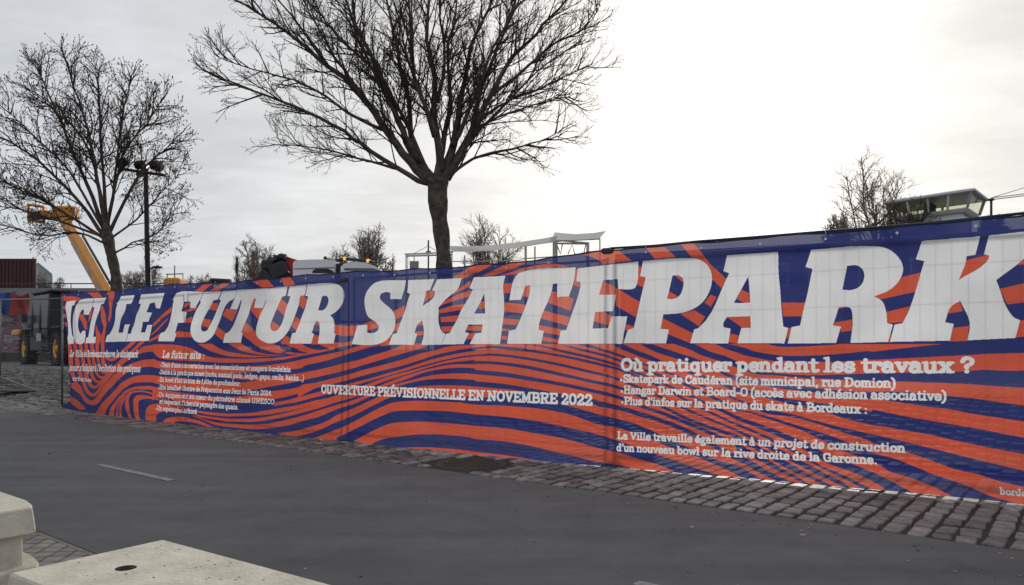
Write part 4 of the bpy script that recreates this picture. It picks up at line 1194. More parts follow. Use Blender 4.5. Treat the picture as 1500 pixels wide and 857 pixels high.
LEFT = [(428, 90.5), (455, 93), (503, 100), (560, 110), (587, 103.5), (594, 93), (600, 92.5)]
def cloth():
    NS, NZ = 620, 64
    V = []; UV = []; Fc = []
    xs_fine = []
    s_a = fence_hit(92)[0]; s_b = SMAX + S0 - .05
    # columns are spread evenly along the fence; find the image column of every s
    tab = [(fence_hit(x)[0], x) for x in np.arange(60, 1760, 2.0)]
    tab_s = np.array([q[0] for q in tab]); tab_x = np.array([q[1] for q in tab])
    for i in range(NS + 1):
        s = s_a + (s_b - s_a) * (i / NS)
        x = float(np.interp(s, tab_s, tab_x))
        pt, d = fence_pt(s)
        nrm_ = Vector((d.y, -d.x, 0))
        Y = pt.y
        zt = H - (lerp_tab(TOP, x) - HY) / F * Y
        # the foot: drawn onto the base surface, then pulled forward with it
        zb = H - (lerp_tab(BOT, x) - HY) / F * Y
        zt += .006 * math.sin(s * 6.3) + .004 * math.sin(s * 14)
        for j in range(NZ + 1):
            v = j / NZ
            z = zb + (zt - zb) * v
            ss = s
            # slack left end
            if s - s_a < 1.6:
                yimg = HY - (z - H) / Y * F
                xl = lerp_tab([(a, b) for a, b in LEFT], yimg)
                dl = fence_hit(xl)[0] - s_a
                ss = s + dl * (1 - (s - s_a) / 1.6) ** 1.5
            p2, d2 = fence_pt(ss)
            # billow between the posts, folds near the foot
            fr = [(ss - a) / (b - a) for a, b in zip(SEG, SEG[1:]) if a <= ss <= b]
            fr = fr[0] if fr else 0
            off = .016 + .020 * math.sin(math.pi * fr) * math.sin(math.pi * min(1, v * 1.1))
            off += .010 * math.sin(2 * math.pi * (ss * .9 + v * .7)) * (1 - v) + .006 * math.sin(ss * 11 + 3 * v) * (1 - v) ** 2
            off += .0045 * math.sin(ss * 37 + 5 * math.sin(v * 6)) * max(0, v - .8) * 5 * .6
            off += .014 * noise.noise(Vector((ss * 1.3, z * 2.2, 1.7))) + .006 * noise.noise(Vector((ss * 4.3 + z, z * 3.2 - ss, 7.7)))
            off += .007 * math.sin((z * .9 + ss * .35 + .5 * noise.noise(Vector((ss, z, 3)))) * 17) * math.exp(-((fr - .5) / .3) ** 2) * (.3 + v)
            # long slack fold at the foot of the right half
            if ss > 11.2:
                k_ = sstep(11.2, 12.2, ss)
                zc = .30 - .035 * (ss - 12)
                off += k_ * .035 * math.exp(-((z - zc) / .035) ** 2) - k_ * .012 * math.exp(-((z - zc + .07) / .03) ** 2)
            off += .05 * (1 - v) ** 3
            if s - s_a < 1.6:
                off += .05 * (1 - (s - s_a) / 1.6) * math.sin(v * 9 + s * 3) * (1 - v)
            P_ = Vector((p2.x, p2.y, z)) + Vector((d2.y, -d2.x, 0)) * off
            # keep each point on its line of sight from the paint plan: a step forward shifts it a touch down
            P_.z = H + (z - H) * (P_.y / p2.y)
            V.append(tuple(P_)); UV.append(((ss - S0) * PPM / IW, (z - ZMIN) * PPM / IH))
    w = NZ + 1
    for i in range(NS):
        for j in range(NZ):
            Fc.append((i * w + j, (i + 1) * w + j, (i + 1) * w + j + 1, i * w + j + 1))
    me = bpy.data.meshes.new('banner'); me.from_pydata(V, [], Fc)
    uvl = me.uv_layers.new(name='UVMap')
    li = np.zeros(len(me.loops), np.int32); me.loops.foreach_get('vertex_index', li)
    uvl.data.foreach_set('uv', np.array(UV, np.float32)[li].ravel())
    me.polygons.foreach_set('use_smooth', [True] * len(Fc))
    me.materials.append(bmt); me.update()
    return me, V, w, NS
me, BV, BW, BNS = cloth()
banner = thing('banner', 'long orange and blue striped mesh banner with the big white words ICI LE FUTUR SKATEPARK', 'banner', tuple(BV[0]))
cl = bpy.data.objects.new('printed_cloth', me); COL.objects.link(cl); cl.parent = banner; cl.matrix_parent_inverse = Matrix.Translation(-Vector(banner.location))
# hem along the top and eyelets
m = MB()
m.tube([Vector(BV[i * BW + BW - 1]) + Vector((0, 0, -.004)) for i in range(0, BNS + 1, 4)], .007, 6)
hem = m.build('hem', mat('dark blue hem', (.012, .014, .05), .7), banner)
em = mat('bright eyelet', (.5, .5, .5), .35, .9)
for i in range(6, BNS, 20):
    p = Vector(BV[i * BW + BW - 2]) + Vector((0, -.012, -.02))
    m = MB(); m.lathe(p, [(.011, 0), (.011, .006)], (-.5, -.85, 0), 10); m.build('eyelet', em, banner)
tie = mat('white cable tie', (.45, .45, .45), .5)
for i in range(26, BNS, 60):
    p = Vector(BV[i * BW + BW - 1])
    m = MB(); m.tube([p + Vector((0, -.02, -.03)), p + Vector((0, 0, .02)), p + Vector((.01, .05, -.01))], .003, 4); m.build('cable_tie', tie, banner)
# ------------------------------------------------------------------ bare trees
bark = mat('dark rough bark', (.14, .11, .085), .95, col2=(.045, .036, .029), nscale=7, bump=1.0, bscale=20, detail=8, spec=.2)
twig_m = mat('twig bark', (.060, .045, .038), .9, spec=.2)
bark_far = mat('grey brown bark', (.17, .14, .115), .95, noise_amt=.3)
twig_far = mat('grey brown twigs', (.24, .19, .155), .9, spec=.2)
bud_m = mat('reddish buds', (.075, .045, .030), .9, spec=.2)
class TB:
    """fast collector of thin tubes"""
    def __init__(s):
        s.V = []; s.F = []; s.n = 0
    def tube(s, pts, r0, r1, k=3):
        m = len(pts); pts = np.array(pts)
        d = np.empty_like(pts); d[1:-1] = pts[2:] - pts[:-2]; d[0] = pts[1] - pts[0]; d[-1] = pts[-1] - pts[-2]
        d /= np.linalg.norm(d, axis=1)[:, None] + 1e-9
        ref = np.array([0., 0, 1]) if abs(d[0, 2]) < .9 else np.array([1., 0, 0])
        a = np.cross(d, ref); a /= np.linalg.norm(a, axis=1)[:, None] + 1e-9
        b = np.cross(d, a)
        rr_ = (r0 + (r1 - r0) * np.linspace(0, 1, m) ** .8)[:, None]
        for i in range(k):
            an = 2 * math.pi * i / k
            s.V.append(pts + (a * math.cos(an) + b * math.sin(an)) * rr_)
        for i in range(k):
            j = (i + 1) % k
            o1, o2 = s.n + i * m, s.n + j * m
            for q in range(m - 1):
                s.F.append((o1 + q, o2 + q, o2 + q + 1, o1 + q + 1))
        s.n += k * m
    def blob(s, p, r):
        p = np.array(p)
        s.V.append(np.array([p + (r, 0, 0), p + (-r, 0, 0), p + (0, r, 0), p + (0, -r, 0), p + (0, 0, r * 1.6), p + (0, 0, -r * 1.6)]))
        b = s.n
        for f in ((0, 2, 4), (2, 1, 4), (1, 3, 4), (3, 0, 4), (2, 0, 5), (1, 2, 5), (3, 1, 5), (0, 3, 5)):
            s.F.append(tuple(b + i for i in f))
        s.n += 6
    def build(s, name, m, parent, kind=None):
        me = bpy.data.meshes.new(name); me.from_pydata(np.concatenate(s.V).tolist(), [], s.F)
        me.materials.append(m); me.polygons.foreach_set('use_smooth', [True] * len(s.F)); me.update()
        o = bpy.data.objects.new(name, me); COL.objects.link(o)
        o.parent = parent; o.matrix_parent_inverse = Matrix.Translation(-Vector(parent.location))
        return o
def unit(v):
    return v / (np.linalg.norm(v) + 1e-9)
def grow(tb, p, d, length, r, lvl, rg, par, buds=None):
    """one branch with its side shoots"""
    nseg = max(3, int(length / par['step'][min(lvl, len(par['step']) - 1)]))
    pts = [p]; dd = d
    for i in range(nseg):
        dd = unit(dd + rg.normal(0, par['wob'], 3) + np.array([0, 0, par['up']]) * (1.0 / nseg))
        p = p + dd * (length / nseg)
        pts.append(p)
    rend = max(par['rmin'] * .7, r * .35)
    tb.tube(pts, r, rend, 5 if r > .03 else (4 if r > .012 else 3))
    if buds is not None and lvl == 0 and rg.random() < par.get('bud', 0):
        buds.blob(pts[-1], par['budr'] * rg.uniform(.6, 1.3))
        if rg.random() < .6:
            buds.blob(pts[-2], par['budr'] * rg.uniform(.5, 1.0))
    if lvl > 0:
        shoots(tb, pts, length, r, lvl, rg, par, .25, buds)
def shoots(tb, pts, length, r, lvl, rg, par, start, buds=None, count=None):
    n = count or max(2, int(length * par['dens'][lvl] * rg.uniform(.8, 1.2)))
    pts = np.array(pts)
    for i in range(n):
        u = start + (1 - start) * ((i + rg.random()) / n)
        f = u * (len(pts) - 1); k = min(int(f), len(pts) - 2)
        q = pts[k] + (pts[k + 1] - pts[k]) * (f - k)
        d = unit(pts[k + 1] - pts[k])
        side = unit(np.cross(d, rg.normal(0, 1, 3)))
        a = math.radians(rg.uniform(*par['ang']))
        nd = unit(d * math.cos(a) + side * math.sin(a) + np.array([0, 0, .10]))
        ln = par['len'][lvl - 1] * rg.uniform(.55, 1.15) * (1.25 - .8 * u)
        rad = max(par['rmin'], min(r * .5, par['rad'][lvl - 1] * rg.uniform(.7, 1.2)))
        grow(tb, q, nd, ln, rad, lvl - 1, rg, par, buds)

def px_path(line, Y0, yo):
    """a traced limb: image points, with its own sweep in depth"""
    p = catmull(line, 3); n = len(p)
    return [np.array(at(x, y, Y0 + yo * (i / (n - 1)) ** 1.2)) for i, (x, y) in enumerate(p)]

def traced_tree(label, trunk, Y0, trunk_r, limbs, par, seed, name='bare_tree', cat='tree', group=None, twm=None):
    rg = np.random.default_rng(seed)
    tp = [at(x, y, Y0) for x, y in trunk]
    base = tp[0].copy(); base.z = gz(base.x, base.y)
    root = thing(name, label, cat, tuple(base), group)
    m = MB()
    P = [base + Vector((0, 0, -.05)), base + Vector((0, 0, .25))] + tp[1:] if False else [base + (tp[0] - base) * u for u in (0, .15, .5)] + tp
    radii = [trunk_r[0] * 1.35, trunk_r[0] * 1.12, trunk_r[0]] + list(trunk_r)
    pp = []; rr_ = []
    for i in range(len(P) - 1):
        for k in range(4):
            u = k / 4
            pp.append(P[i] + (P[i + 1] - P[i]) * u); rr_.append((radii[i] + (radii[i + 1] - radii[i]) * u) * (1 + .07 * math.sin(7.3 * (i * 4 + k)) + rg.normal(0, .025)))
    pp.append(P[-1]); rr_.append(radii[-1])
    m.tube(pp, rr_, 14)
    m.build('trunk', bark, root)
    tw = TB(); buds = TB() if par.get('bud') else None
    for line, yo, r0 in limbs:
        pts = px_path(line, Y0, yo)
        ln = sum(np.linalg.norm(b - a) for a, b in zip(pts, pts[1:]))
        lb = MB()
        n = len(pts)
        pts = [pts[0]] + [p + rg.normal(0, .006 * ln ** .5, 3) for p in pts[1:]]
        lb.tube([Vector(p) for p in pts], [max(par['rmin'] * 1.5, r0 * (1 - .85 * (i / (n - 1)) ** .75)) for i in range(n)], 8)
        lb.build('limb', bark, root)
        shoots(tw, pts, ln, r0 * .8, 3, rg, par, par.get('start', .15), buds)
        grow(tw, pts[-1], unit(pts[-1] - pts[-2]), par['len'][0] * 1.2, par['rad'][0], 1, rg, par, buds)
    o = tw.build('crown', twm or twig_m, root)
    if buds is not None and buds.n:
        b = buds.build('buds', bud_m, root); b['kind'] = 'stuff'
    return root
BIG = dict(step=[.12, .16, .22, .3], wob=.115, up=.14, rmin=.0046, rad=[.0056, .0105, .023], len=[.28, .66, 1.35], dens=[0, 9.5, 6.6, 4.6], ang=(20, 48), bud=.5, budr=.011, start=.16)
limbs = [
    ([(628, 268), (600, 258), (544, 221), (504, 194), (450, 164), (392, 140), (341, 121), (318, 110)], -1.2, .075),
    ([(630, 266), (600, 238), (568, 194), (538, 152), (504, 115), (468, 88), (432, 55), (395, 30), (340, -2)], -.6, .115),
    ([(630, 262), (603, 222), (583, 176), (562, 121), (544, 82), (520, 36), (507, 0), (494, -60)], 1.2, .11),
    ([(640, 262), (645, 230), (635, 170), (636, 115), (625, 60), (628, 0), (622, -90)], -.3, .12),
    ([(634, 262), (604, 212), (598, 152), (586, 91), (572, 30), (556, -50)], .9, .10),
    ([(650, 262), (662, 220), (671, 180), (677, 136), (690, 70), (716, 10), (738, -50)], .7, .12),
    ([(654, 262), (668, 240), (692, 194), (713, 152), (741, 97), (774, 61), (807, 24), (845, -20)], -.8, .11),
    ([(658, 262), (671, 246), (707, 227), (750, 218), (792, 206), (822, 192)], -1.0, .05),
    ([(700, 180), (724, 160), (750, 146), (792, 130), (838, 106), (868, 95)], .8, .045),
    ([(690, 198), (713, 179), (762, 160), (810, 146), (836, 140)], -1.5, .042),
    ([(640, 258), (652, 200), (660, 140), (655, 80), (668, 20), (672, -50)], 2.0, .085),
    ([(648, 256), (640, 200), (612, 130), (603, 70), (600, 10), (590, -60)], -2.2, .075),
    ([(652, 258), (690, 190), (704, 130), (735, 60), (760, 0), (790, -50)], 2.2, .075),
    ([(585, 248), (540, 236), (490, 222), (440, 214), (400, 212)], .9, .038),
    ([(560, 190), (510, 165), (460, 130), (410, 112), (350, 95), (312, 80)], 1.3, .045),
    ([(540, 152), (500, 100), (470, 50), (450, 10), (420, -40)], 1.6, .045),
    ([(720, 140), (770, 100), (815, 60), (860, 40), (880, 5)], 1.5, .045),
    ([(615, 240), (575, 160), (545, 100), (525, 50), (515, -10)], -1.6, .06),
    ([(625, 250), (590, 170), (555, 110), (500, 60), (468, 20), (450, -30)], 2.2, .06),
    ([(662, 215), (700, 130), (722, 70), (750, 20), (765, -40)], .2, .06),
    ([(668, 235), (705, 190), (760, 130), (800, 95), (850, 60)], 1.8, .045),
    ([(636, 200), (615, 130), (590, 60), (585, -20)], 1.2, .055),
    ([(640, 150), (652, 90), (645, 30), (650, -50)], -1.4, .055),
    ([(480, 96), (440, 40), (400, -10), (370, -40)], -1.0, .04),
]
traced_tree('large bare tree with a thick trunk and wide fan of branches behind the word SKATEPARK', [(651, 400), (650, 375), (647, 345), (643, 315), (641, 288), (641, 262)], 17.0, [.185, .175, .18, .195, .235, .26], limbs, BIG, 5)

MED = dict(step=[.10, .14, .2, .3], wob=.15, up=.10, rmin=.0050, rad=[.0062, .012, .022], len=[.26, .56, 1.15], dens=[0, 10, 7.4, 6.0], ang=(22, 55), bud=.75, budr=.016, start=.2)
ll = [
    ([(157, 350), (111, 290), (58, 237), (10, 205), (-25, 195)], -1.0, .06),
    ([(156, 345), (124, 259), (95, 193), (66, 126), (58, 98)], .8, .065),
    ([(156, 342), (142, 259), (130, 193), (108, 126), (92, 80)], -.6, .065),
    ([(156, 326), (150, 237), (146, 149), (144, 100)], .5, .06),
    ([(156, 340), (168, 259), (178, 180), (192, 112)], -.9, .055),
    ([(158, 346), (195, 268), (228, 230), (258, 205)], .9, .055),
    ([(159, 352), (199, 322), (235, 284), (262, 256)], -1.0, .035),
    ([(163, 374), (195, 356), (232, 340), (262, 300)], .6, .032),
    ([(157, 352), (89, 308), (40, 282), (-5, 262)], 1.0, .05),
    ([(159, 358), (111, 340), (60, 346), (5, 330)], -.8, .036),
    ([(156, 348), (70, 318), (20, 305), (-20, 300)], .2, .04),
    ([(156, 335), (130, 220), (90, 170), (40, 130)], 1.8, .045),
    ([(157, 335), (180, 230), (215, 180), (235, 150)], -1.8, .045),
    ([(156, 342), (100, 250), (50, 200), (10, 160)], -1.9, .045),
]
traced_tree('medium bare tree with budding twigs leaning over the raised yellow boom on the left', [(171, 428), (170, 405), (166, 385), (161, 364), (157, 344), (155, 326)], 20.0, [.135, .135, .13, .14, .15, .09], ll, MED, 9)

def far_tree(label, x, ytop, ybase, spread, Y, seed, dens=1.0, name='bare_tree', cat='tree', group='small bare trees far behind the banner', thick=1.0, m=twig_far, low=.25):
    """a tree far off: trunk, limbs and a crown of twigs, all grown in three dimensions"""
    rg = np.random.default_rng(seed)
    top = at(x, ytop, Y); gzv = gz(top.x, top.y)
    hgt = top.z - gzv; W = spread / F * Y / 2
    base = Vector((top.x, Y, gzv))
    root = thing(name, label, cat, tuple(base), group)
    fork = gzv + hgt * low
    tr_ = MB(); r0 = max(.05, hgt * .017) * thick
    tr_.tube([base + Vector((0, 0, -.1)), Vector((base.x + rg.normal(0, .03), Y, (gzv + fork) / 2)), Vector((base.x, Y, fork)), Vector((base.x + rg.normal(0, .1), Y, gzv + hgt * .75))], [r0 * 1.2, r0, r0 * .9, r0 * .3], 7)
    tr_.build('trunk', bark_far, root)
    tb = TB()
    par = dict(step=[.3, .4, .5], wob=.14, up=.12, rmin=.009 * Y / 40, rad=[.010 * Y / 40, .016 * Y / 40, .03 * Y / 40], len=[W * .28, W * .5, W * .8], dens=[0, 13 / W * dens, 11 / W * dens, 9 / W * dens], ang=(25, 60))
    nl = 12
    for i in range(nl):
        a = 2 * math.pi * (i + rg.random() * .6) / nl
        h0 = fork + (hgt * .4) * (i % 4) / 4
        rise = rg.uniform(.25, .95)
        el = rg.uniform(.05, 1.35); rad_ = rg.uniform(.72, .95); ch_ = hgt * (1 - low) * .62
        tgt = np.array([base.x + math.cos(a) * math.cos(el * .9) * W * rad_, Y + math.sin(a) * math.cos(el * .9) * W * rad_, gzv + hgt - ch_ + ch_ * math.sin(el) * rad_ * 1.05])
        p0 = np.array([base.x, Y, h0])
        mid = (p0 + tgt) / 2 + np.array([math.cos(a) * W * .12, 0, -hgt * .02])
        pts = [p0 + (mid - p0) * u * 2 if u < .5 else mid + (tgt - mid) * (u - .5) * 2 for u in np.linspace(0, 1, 7)]
        pts = [pts[0]] + [q + rg.normal(0, W * .02, 3) for q in pts[1:]]
        tb.tube(pts, r0 * .45, r0 * .16, 4)
        shoots(tb, pts, np.linalg.norm(tgt - p0), r0 * .4, 3, rg, par, .2)
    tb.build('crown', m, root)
    return root
far_tree('small bare bush behind the lamp post on the left', 205, 384, 428, 62, 48, 21, low=.12)
far_tree('low bare tree beside the dark red container', 70, 390, 428, 40, 62, 22, low=.2)
far_tree('low bare tree crown showing between the lamp post and the word FUTUR', 292, 398, 425, 42, 60, 23, low=.3)
far_tree('slender bare tree left of the truck-mounted grab, above FUTUR', 377, 343, 425, 58, 50, 24, dens=.9, low=.25)
far_tree('bare tree right behind the white lorry cab, the taller of the two there', 540, 324, 420, 66, 48, 25, dens=.75, low=.3)
far_tree('bare tree behind the lorry cab, lower and left of its taller neighbour', 494, 353, 420, 52, 52, 26, dens=.8, low=.25)
far_tree('small bare shrub at the right foot of the two trees behind the lorry', 570, 370, 420, 30, 50, 27, dens=.7, low=.1)
far_tree('bare tree standing in front of the canopy frame, right of the large trunk', 716, 324, 420, 88, 44, 28, dens=.95, low=.22)
far_tree('bare tree reaching up in front of the white control cabin on the right', 1283, 224, 400, 118, 42, 29, dens=.8, thick=.8, low=.35)
far_tree('small bare tree left of the control cabin, just above the banner', 1226, 309, 380, 44, 46, 30, low=.5)
dense = mat('dense dark twigs', (.075, .065, .045), .9, spec=.2)
far_tree('dense drooping shrub crown in front of the control cabin wall', 1336, 300, 380, 92, 39, 31, dens=.85, name='shrub', cat='shrub', group=None, m=dense, low=.5)
far_tree('tuft of brown shrub at the foot of the thin pole on the right', 1452, 309, 360, 36, 40, 32, dens=1.6, name='shrub', cat='shrub', group=None, m=dense, low=.6)
def column_tree(label, x, ytop, Y, w, seed):
    rg = np.random.default_rng(seed)
    top = at(x, ytop, Y); g = gz(top.x, top.y); h = top.z - g
    root = thing('poplar_tree', label, 'tree', (top.x, Y, g), 'narrow upright trees on the far bank')
    m = MB(); m.tube([(top.x, Y, g - .1), (top.x, Y, top.z)], [.12, .03], 6); m.build('trunk', bark, root)
    tb = TB()
    for i in range(150):
        u = rg.uniform(.15, 1); z = g + h * u; a = rg.uniform(0, 6.28); r = w * (1 - u) * .8 + w * .15
        p = np.array([top.x, Y, z]); q = p + np.array([math.cos(a) * r, math.sin(a) * r, h * .09])
        tb.tube([p, (p + q) / 2 + np.array([0, 0, -.05]), q], .02, .012, 3)
        for _ in range(3):
            e = q + rg.normal(0, .18, 3)
            tb.tube([(p + q) / 2, e], .014, .01, 3)
    tb.build('crown', dense, root)
column_tree('narrow upright tree above the F of FUTUR, the left one of two', 347, 386, 60, .45, 41)
column_tree('narrow upright tree above the U of FUTUR, the right one of two', 371, 380, 60, .4, 42)
# ------------------------------------------------------------------ lamp post with floodlights
black = mat('black painted steel', (.018, .018, .02), .5, .4)
dark = mat('dark grey steel', (.05, .05, .055), .5, .4)
glass_d = mat('dark glass', (.02, .03, .03), .12, 0, spec=.8)
Yl = 22.0
lb = at(221, 420, Yl); lt = at(213.5, 247, Yl); lb.z = gz(lb.x, lb.y)
lx = lt.x + (lb.x - lt.x) * 1.0
lamp = thing('lamp_post', 'tall black lamp post with three floodlights on a crossbar, left of the banner word FUTUR', 'lamp post', tuple(lb))
m = MB(); m.tube([(lb.x, Yl, lb.z), (lb.x + (lt.x - lb.x) * .3, Yl, lb.z + 1.2), lt], [.105, .095, .065], 12); m.build('pole', black, lamp)
m = MB(); m.lathe((lb.x, Yl, lb.z), [(.17, 0), (.17, .03), (.11, .05), (.11, .3)], n=12); m.build('base', black, lamp)
ca, cb = at(175, 247, Yl), at(242, 257, Yl)
m = MB(); m.tube([ca, cb], .045, 8); m.box((ca + cb) / 2 + Vector((0, 0, -.06)), (.3, .12, .14)); m.build('crossbar', black, lamp)
for (x, y, ang) in ((180, 239, -.5), (207, 241, -.2), (229.5, 243.5, .35)):
    c = at(x, y, Yl)
    fl = MB()
    rot = Matrix.Rotation(ang, 3, 'Y') @ Matrix.Rotation(.5, 3, 'X')
    fl.bevbox(c, (.36, .26, .20), rot, .04)
    for k in range(-2, 3):
        fl.box(c + rot @ Vector((k * .06, 0, .125)), (.015, .2, .05), rot)
    o = fl.build('floodlight', black, lamp)
    g = MB(); g.box(c + rot @ Vector((0, 0, -.105)), (.3, .2, .012), rot); g.build('lens', glass_d, o)
    b = MB(); b.tube([c + Vector((0, 0, -.02)), Vector((c.x, c.y, (ca + (cb - ca) * ((x - 175) / 67)).z))], .02, 6); b.build('bracket', black, o)
# small street lamp on the same stretch
s0 = at(219.5, 393.5, Yl - .0)
m = MB(); m.tube([s0, at(229, 390.5, Yl)], .022, 6); m.build('side_arm', black, lamp)
m = MB(); m.lathe(at(230.5, 392.5, Yl), [(.16, 0), (.14, .035), (.04, .06)], n=14); m.build('small_lamp_head', black, lamp)

# ------------------------------------------------------------------ far left: container, wall, railing, tarpaulins
red_c = mat('dark red container steel', (.075, .018, .016), .6, .1, noise_amt=.3, nscale=1.5)
Yc = 55.0
a, b = at(-30, 379, Yc), at(53.5, 379, Yc)
g = gz(a.x, a.y)
cont = thing('shipping_container', 'dark red container rising above the wall at the left edge', 'container', ((a.x + b.x) / 2, Yc, g))
m = MB(); m.prism([(a.x, Yc, g), (b.x, Yc, g), (b.x, Yc, a.z), (a.x, Yc, a.z)], (-1.7, 2.4, 0)); m.build('box', red_c, cont)
m = MB()
k = a.x + .15
while k < b.x - .1:
    m.box((k, Yc - .02, (g + a.z) / 2), (.12, .05, a.z - g - .3)); k += .28
m.build('corrugation', red_c, cont)
m = MB()
for z in (g + .1, a.z - .08):
    m.box(((a.x + b.x) / 2, Yc - .03, z), (b.x - a.x, .1, .16))
for x in (a.x + .08, b.x - .08):
    m.box((x, Yc - .035, (g + a.z) / 2), (.16, .1, a.z - g))
m.build('frame', mat('darker red frame', (.07, .014, .013), .6), cont)
Yb = 90.0
a, b = at(56, 387, Yb), at(77, 404, Yb)
bl = thing('building', 'pale distant building with a sloping roof just right of the dark red container', 'building', (a.x + 1, Yb, gz(a.x, Yb)))
m = MB(); p0 = gz(a.x, Yb)
m.prism([(a.x, Yb, p0), (b.x, Yb, p0), (b.x, Yb, b.z), (a.x, Yb, a.z)], (-2.2, 3, 0)); m.build('wall', mat('pale far cladding', (.38, .42, .42), .7, noise_amt=.2), bl)
m = MB(); m.prism([(a.x, Yb - .1, a.z), (b.x, Yb - .1, b.z), (b.x, Yb - .1, b.z + .25), (a.x, Yb - .1, a.z + .25)], (-2.2, 3.1, 0)); m.build('roof', mat('pale far roof', (.3, .33, .33), .6), bl)
# long low wall with painted graffiti
Yw = 38.0
a, b = at(-60, 428, Yw), at(190, 428, Yw); g = gz(a.x, Yw)
wall = thing('wall', 'long grey wall covered in graffiti behind the telehandler', 'wall', ((a.x + b.x) / 2, Yw, g))
def graffiti():
    mm = bpy.data.materials.new('grey wall with graffiti'); mm.use_nodes = True
    t = mm.node_tree; bb = t.nodes['Principled BSDF']; bb.inputs['Roughness'].default_value = .85
    tcn = t.nodes.new('ShaderNodeTexCoord')
    mp = t.nodes.new('ShaderNodeMapping'); mp.inputs['Scale'].default_value = (.55, 1, .8); t.links.new(tcn.outputs['Object'], mp.inputs[0])
    v = t.nodes.new('ShaderNodeTexNoise'); v.inputs['Scale'].default_value = 1.1; v.inputs['Detail'].default_value = 1.5; v.inputs['Distortion'].default_value = 1.8
    t.links.new(mp.outputs[0], v.inputs['Vector'])
    r = t.nodes.new('ShaderNodeValToRGB'); r.color_ramp.interpolation = 'CONSTANT'; t.links.new(v.outputs['Fac'], r.inputs[0])
    e = r.color_ramp.elements
    e[0].position = 0; e[0].color = (.10, .11, .12, 1)
    e[1].position = .40; e[1].color = (.22, .22, .22, 1)
    for p, c in ((.455, (.05, .05, .06, 1)), (.47, (.30, .12, .14, 1)), (.53, (.17, .06, .10, 1)), (.56, (.30, .30, .30, 1)), (.62, (.20, .20, .21, 1)), (.68, (.09, .05, .09, 1))):
        x = e.new(p); x.color = c
    t.links.new(r.outputs[0], bb.inputs['Base Color'])
    return mm
m = MB(); wt = at(0, 462, Yw).z
m.box(((a.x + b.x) / 2, Yw + .2, (g + wt) / 2), (b.x - a.x, .4, wt - g)); m.build('panel', graffiti(), wall)
m = MB(); m.box(((a.x + b.x) / 2, Yw + .15, g + .2), (b.x - a.x, .62, .4)); m.build('plinth', mat('dark plinth', (.06, .055, .05), .9), wall)
# raised quay behind it with a railing
Yr = 41.0
qa, qb = at(-60, 422, Yr), at(330, 422, Yr)
quay = thing('quay_wall', 'pale raised quay wall with a thin railing on top, behind the graffiti wall', 'quay wall', ((qa.x + qb.x) / 2, Yr, g))
m = MB(); m.box(((qa.x + qb.x) / 2, Yr + 1.0, (g + qa.z) / 2), (qb.x - qa.x, 2.0, qa.z - g)); m.build('wall', mat('pale grey concrete', (.27, .275, .27), .85, noise_amt=.3, nscale=.6), quay)
zr_ = at(0, 415.5, Yr).z
m = MB(); m.tube([(qa.x, Yr, zr_), (qb.x, Yr, zr_)], .035, 6)
m.build('handrail', dark, quay)
for x in range(-40, 330, 36):
    p = at(x, 416, Yr)
    m = MB(); m.tube([(p.x, Yr, qa.z), (p.x, Yr, zr_)], .025, 5); m.build('baluster', dark, quay)
def tarp(label, x0, x1, y0, y1, Y, col, seed):
    r = random.Random(seed)
    a, b = at(x0, y0, Y), at(x1, y1, Y)
    m = MB(); nx, nz = 26, 16
    for j in range(nz + 1):
        for i in range(nx + 1):
            x = a.x + (b.x - a.x) * i / nx; z = b.z + (a.z - b.z) * j / nz
            sag = math.sin(math.pi * i / nx) * .12 * (j / nz)
            y = Y + .25 * noise.noise(Vector((x * 1.7, z * 1.1, seed))) + .08 * math.sin(x * 9 + z * 3)
            m.v.append((x, y, z - sag + .1 * noise.noise(Vector((x * 3, z, seed + 5)))))
    for j in range(nz):
        for i in range(nx):
            k = j * (nx + 1) + i
            m.f.append((k, k + 1, k + nx + 2, k + nx + 1)); m.smooth.append(True)
    o = m.build('tarpaulin', mat('tarpaulin ' + str(seed), col, .55, noise_amt=.4, nscale=2), None, origin=(a.x, Y, b.z), recalc=False)
    so = o.modifiers.new('thickness', 'SOLIDIFY'); so.thickness = .02
    return tag(o, label, 'tarpaulin')
tarp('crumpled blue tarpaulin hanging over the wall at the left edge', -25, 22, 426, 461, 37.2, (.015, .07, .26), 3)
tarp('crumpled red tarpaulin between the blue one and the telehandler cab', 16, 42, 429, 462, 36.8, (.36, .012, .014), 8)

# ------------------------------------------------------------------ telehandler
yel = mat('machine yellow paint', (.62, .235, .012), .45, noise_amt=.22, nscale=6)
blk = mat('black machine plastic', (.022, .022, .024), .6)
tyre = mat('tyre rubber', (.030, .028, .026), .9, noise_amt=.3, nscale=20)
hub_m = mat('yellow wheel rim', (.80, .38, .03), .5, noise_amt=.3, nscale=10)
cabglass = mat('green tinted cab glass', (.012, .022, .022), .35, spec=.3)
RW = Vector((at(89, 535, 25.4).x, 25.4, 0)); FWp = Vector((at(42, 535, 28.0).x, 28.0, 0))
ax = (FWp - RW).normalized(); side = Vector((-ax.y, ax.x, 0))           # side: towards the viewer's left
if side.x > 0: side = -side
gzt = at(89, 536, 25.4).z
tele = thing('telehandler', 'yellow telehandler with black cab and its boom raised behind the left end of the banner', 'telehandler', (RW.x, RW.y, gzt))
Rw = .60; R3 = Matrix((( ax.x, side.x, 0), (ax.y, side.y, 0), (0, 0, 1)))
def TL(a_, s_, z_):
    return Vector((RW.x, RW.y, 0)) + ax * a_ + side * s_ + Vector((0, 0, gzt + z_))
WB = (FWp - RW).length
